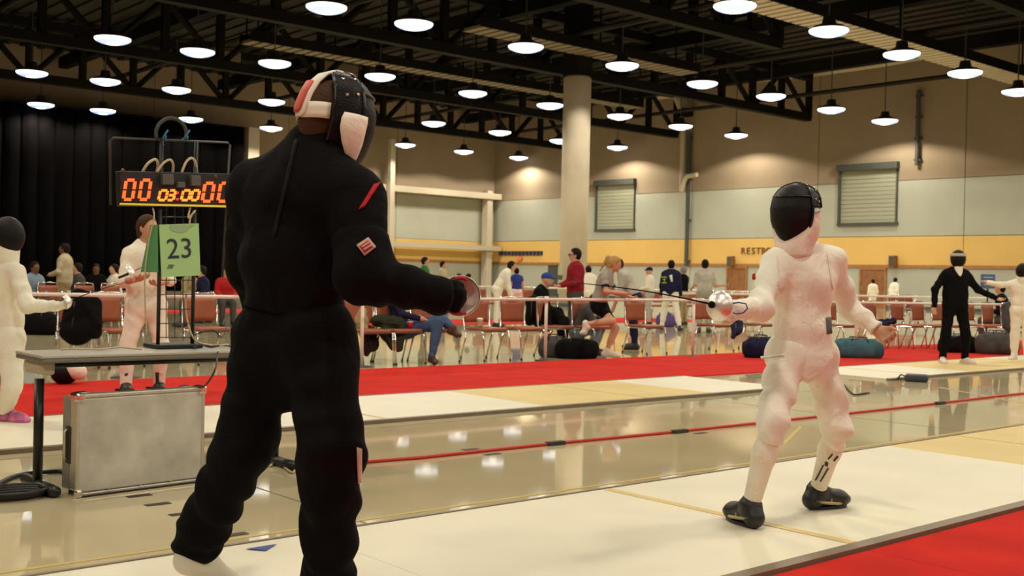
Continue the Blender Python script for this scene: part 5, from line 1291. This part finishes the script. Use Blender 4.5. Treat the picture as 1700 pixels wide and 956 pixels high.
# people mostly hidden near the chairs
pj = on_x(672, -12.55)
J = pxJ(dict(pelvis=(668, 548, 15.5), chest=(655, 505, 15.6), neck=(652, 485, 15.6), head=(655, 468, 15.6), shL=(650, 495, 15.8), elL=(660, 520, 15.9), wrL=(690, 525, 15.8), shR=(655, 497, 15.4), elR=(668, 522, 15.3), wrR=(695, 528, 15.3),
             hipL=(675, 547, 15.65), knL=(733, 530, 15.55), anL=(752, 545, 15.3), hipR=(678, 549, 15.4), knR=(727, 535, 15.3), anR=(717, 589, 15.2)))
f_, l_ = facing(80); J.update(_s=.95, _f=f_, _l=l_, _hf=f_, _hl=l_, _hu=UP, _base=spot(680, 15.5))
J['anR'][2] = .1; J['toeR'] = J['anR']*[1, 1, 0]+facing(20)[0]*.14+UP*.035; J['toeL'] = J['anL']+RT*.06-UP*.10
person('seated person in blue jeans with crossed legs and brown boots below the black sleeve', J, shirt=M_navy, pants=M_jean, shoes=mat('brown_boot', (0.06, 0.022, 0.014), 0.5), vox=.015)
b = spot(893, 18.6)
person('seated person in black with a blue cap left of the maroon fleece', pose_world(b, 75, 1.72, dict(SIT, head=(0, .14, 1.20))), shirt=M_bk, pants=M_bk, hair=(M_blue, 'cap'), vox=.018)
b = spot(962, 17.9)
person('crouching person in pale jeans beside the kneeling girl, mostly hidden', pose_world(b, 70, 1.55, dict(SIT, pelvis=(0, -.05, .42), chest=(0, .12, .72), neck=(0, .2, .86), head=(0, .28, .98), shL=(.17, .16, .82), shR=(-.17, .16, .82), elL=(.2, .3, .62), elR=(-.2, .3, .62), hipL=(.09, -.03, .40), hipR=(-.09, -.03, .40), knL=(.12, .36, .50), knR=(-.12, .36, .48), anL=(.12, .25, .1), anR=(-.12, .25, .1), toeL=(.13, .4, .035), toeR=(-.13, .4, .035))), shirt=M_dgrey, pants=M_ljean, hair=(M_hbrown, 'short'), vox=.018)
P_('person in long beige jacket facing left behind the barrier at left', 106, 23, 403, 275, FWDARMS, skin=M_skind, shirt=M_beigec, pants=M_khaki, hair=(M_hdark, 'short'), vox=.018, girth=1.25)
for px, d, phi, sh, lab, sk in ((52, 22, 60, M_ljean, 'seated person in pale blue shirt at the left edge behind the barrier', M_skind), (132, 24, 300, M_dgrey, 'seated person in dark grey right of the beige jacket', M_skin),
                            (158, 27, 20, M_bk, 'seated person in black under the short distant barrier', M_skind), (192, 25, 320, M_wf2, 'seated person in white left of the fencer behind the table', M_skin),
                            (338, 24, 300, M_navy, 'seated person in navy right of the scoring rack', M_skin), (374, 25, 20, M_redcl, 'seated person in red at the edge of the black suit', M_skin), (312, 26, 60, M_khaki, 'seated person in khaki behind the scoring rack', M_skin),
                            (758, 38, 90, M_bk, 'dark seated person above the black glove, left one', M_skind), (774, 37, 120, M_wf2, 'seated person in white with dark hair above the black glove', M_skin), (1664, 24, 250, M_bk, 'seated person in dark clothes below the small blue board', M_skin)):
    person(lab, pose_world(spot(px, d), phi, 1.72, SIT), skin=sk, shirt=sh, pants=M_dgrey, vox=.026)

# ================================================================== BAGS, COATS, SMALL THINGS
def bag(px, d, size, label, m, phi=0, name='sports_bag', z=0):
    b = spot(px, d)+UP*z; t = thing(name, label, 'bag', b); ax, ay = facing(phi)[1], facing(phi)[0]; L, W, H = size
    blob('body', [cap(b+UP*H*.5-ax*(L/2-H*.45), b+UP*H*.5+ax*(L/2-H*.45), H*.5, None, .05, flat=None, cuts=[(b+UP*.005, -UP)], fold=(.012, 18, px*.1)), cap(b+UP*H*.32-ax*(L/2-H*.4), b+UP*H*.32+ax*(L/2-H*.4), H*.42, None, .05, flat=(ay, 1.15), cuts=[(b+UP*.005, -UP)], fold=(.01, 15, 1))], m, t, .018)
    for q in (-1, 1): MB().tube([b+ax*(-L*.2)+ay*q*H*.42+UP*H*.55, b+ax*(-L*.15)+ay*q*H*.2+UP*H*1.1, b+ax*(L*.15)+ay*q*H*.2+UP*H*1.1, b+ax*(L*.2)+ay*q*H*.42+UP*H*.55], .012, 6).build('handle', M_black, t, True)
    MB().tube([b-ax*L*.38+UP*H*1.0, b+ax*L*.38+UP*H*1.0], .008, 5).build('zip', M_dgrey, t, True)
    return t
bag(958, 16.9, (.62, .3, .30), 'black sports bag on the floor below the kneeling girl', M_bk)
bag(917, 17.1, (.42, .28, .32), 'dark grey-green bag behind the barrier post', M_dgrey)
bag(1262, 17.9, (.55, .3, .34), 'navy bag on the floor left of the white fencer hip', M_navy)
bag(1424, 18.4, (.80, .35, .32), 'teal-grey equipment bag on the floor right of the white fencer hip', M_teal)
bag(1590, 20.5, (.7, .3, .32), 'dark bag behind the legs of the standing fencer in black', M_bk)
bag(1655, 20.3, (.75, .35, .40), 'dark patterned bag under the chairs near the right edge', M_dgrey)
bag(1105, 29.5, (.5, .3, .36), 'purple-blue bag on the distant red carpet', mat('purple_cloth', (0.10, 0.06, 0.22), 0.8))
bag(60, 20, (.8, .4, .4), 'dark bag pile behind the barrier at left', M_bk)
def coat(pts, label, m, name='coat', parts=None, r=.12, vox=.02):
    P = [cap(at(*a), at(*b), ra, rb, .05, fold=(.012, 22, k+1.0)) for k, (a, b, ra, rb) in enumerate(pts)]
    base = at(*pts[0][0]); t = thing(name, label, 'coat', base); blob('cloth', P, m, t, vox)
    a, b = at(*pts[0][0]), at(*pts[0][1]); d = unit(b-a); MB().tube([a-RT*.02-FW*(pts[0][2]+.005), (a+b)/2-FW*(pts[0][2]+.012), b-FW*(pts[0][3]+.005)], .010, 5).build('seam', M_black, t, True)
    return t
coat([((135, 500, 13.0), (128, 548, 12.9), .15, .17), ((150, 505, 13.0), (150, 545, 12.9), .12, .14), ((118, 520, 12.9), (112, 550, 12.8), .08, .08)], 'black coat hung over the tilted chair at left', M_bk)
coat([((590, 505, 15.3), (592, 540, 15.2), .09, .12), ((600, 520, 15.2), (604, 545, 15.1), .08, .07)], 'khaki coat on the chair just right of the black trousers', M_khaki)
coat([((625, 533, 15.3), (662, 537, 15.3), .09, .10), ((640, 552, 15.2), (655, 572, 15.1), .08, .10), ((665, 552, 15.2), (664, 580, 15.1), .06, .04)], 'dark green coat lying across the chair and hanging below', cloth('dark_green_cloth', (0.03, 0.035, 0.02)))
coat([((612, 553, 15.2), (618, 572, 15.1), .10, .09), ((604, 556, 15.2), (610, 588, 15.1), .06, .04)], 'dark brown coat hanging below the first chair right of the black trousers', cloth('dark_brown_cloth', (0.03, 0.012, 0.012)))
coat([((884, 500, 17.8), (880, 530, 17.7), .10, .10), ((902, 502, 17.8), (905, 540, 17.6), .10, .12), ((925, 520, 17.8), (935, 542, 17.6), .12, .10)], 'black coat draped over the chair by the barrier post', M_bk)
coat([((1222, 536, 17.6), (1217, 560, 17.4), .08, .04), ((1230, 537, 17.6), (1226, 552, 17.4), .05, .04)], 'pointed dark cloth hanging from the chair right of the bell guard', M_navy)
coat([((1460, 536, 19.4), (1482, 533, 19.4), .06, .06), ((1455, 538, 19.3), (1470, 540, 19.3), .05, .05)], 'dark blue jacket on the chair right of the white fencer hand', M_navy)
coat([((1675, 512, 20.9), (1680, 540, 20.8), .14, .16), ((1690, 515, 20.9), (1690, 545, 20.8), .12, .14)], 'dark clothes heaped on the chair by the right edge', M_dgrey)
t = thing('paper_cup', 'small beige cup standing on the empty chair seat', 'cup', at(790, 545, 15.9))
q = on_x(800, -12.5)+UP*.478; q = q+np.array([0.05, -.08, 0])
t.location = Vector(q); MB().lathe([(.028, 0), (.036, .03), (.030, .06), (.042, .085), (.046, .12), (.030, .135)], q, UP, 14).build('cup', M_beigec, t, True); MB().lathe([(.047, .118), (.047, .128), (.03, .137)], q, UP, 14).build('lid', M_wf2, t, True)
t = thing('plastic_cup', 'red cup standing on the chair beside the jeans', 'cup', at(680, 545, 15.4)); q = at(681, 545, 15.3); t.location = Vector(q)
MB().lathe([(.03, 0), (.042, .09)], q, UP, 14).build('cup', M_redcl, t, True); MB().lathe([(.043, .085), (.045, .095)], q, UP, 14).build('rim', M_wf2, t, True)
# small blue board in the distance, floor cable strip
bp_ = at(1640, 467, 28); t = thing('info_board', 'small blue board with pale lines near the right edge', 'board', bp_*[1, 1, 0])
MB().bevbox(bp_, (.36, .03, .36), .008, (RH, GH, UP)).build('panel', mat('board_blue', (0.05, 0.12, 0.26), 0.6), t)
for k in range(3): MB().box(bp_+UP*(.1-.09*k)-GH*.02, (.24-.03*k, .01, .03), (RH, GH, UP)).build('line', M_lgrey, t)
MB().tube([bp_-UP*.18, bp_*[1, 1, 0]], .02, 6).build('pole', M_black, t)
MB().lathe([(.2, 0), (.02, .03)], bp_*[1, 1, 0], UP, 12).build('foot', M_black, t)
a, b = on_z(1502, 632), on_z(1541, 634)
t = thing('reel_box', 'flat dark blue-grey box on the floor at the end of the far piste', 'box', (a+b)/2); MB().bevbox((a+b)/2+UP*.045, (np.linalg.norm(b-a), .25, .09), .03, (unit(b-a), np.cross(UP, unit(b-a)), UP), 3).build('body', mat('reel_blue', (0.035, 0.04, 0.055), 0.5), t, True)
MB().tube([a+UP*.06, a+UP*.08-RT*.05, a-RT*.1+UP*.02], .01, 6).build('wire', M_black, t, True)
cord([on_z(x, y)+UP*.01 for x, y in ((1402, 640), (1408, 648), (1418, 656), (1430, 655), (1443, 653))], .009, M_cab, 'cable', 'short bent black cable on the floor right of the white fencer')
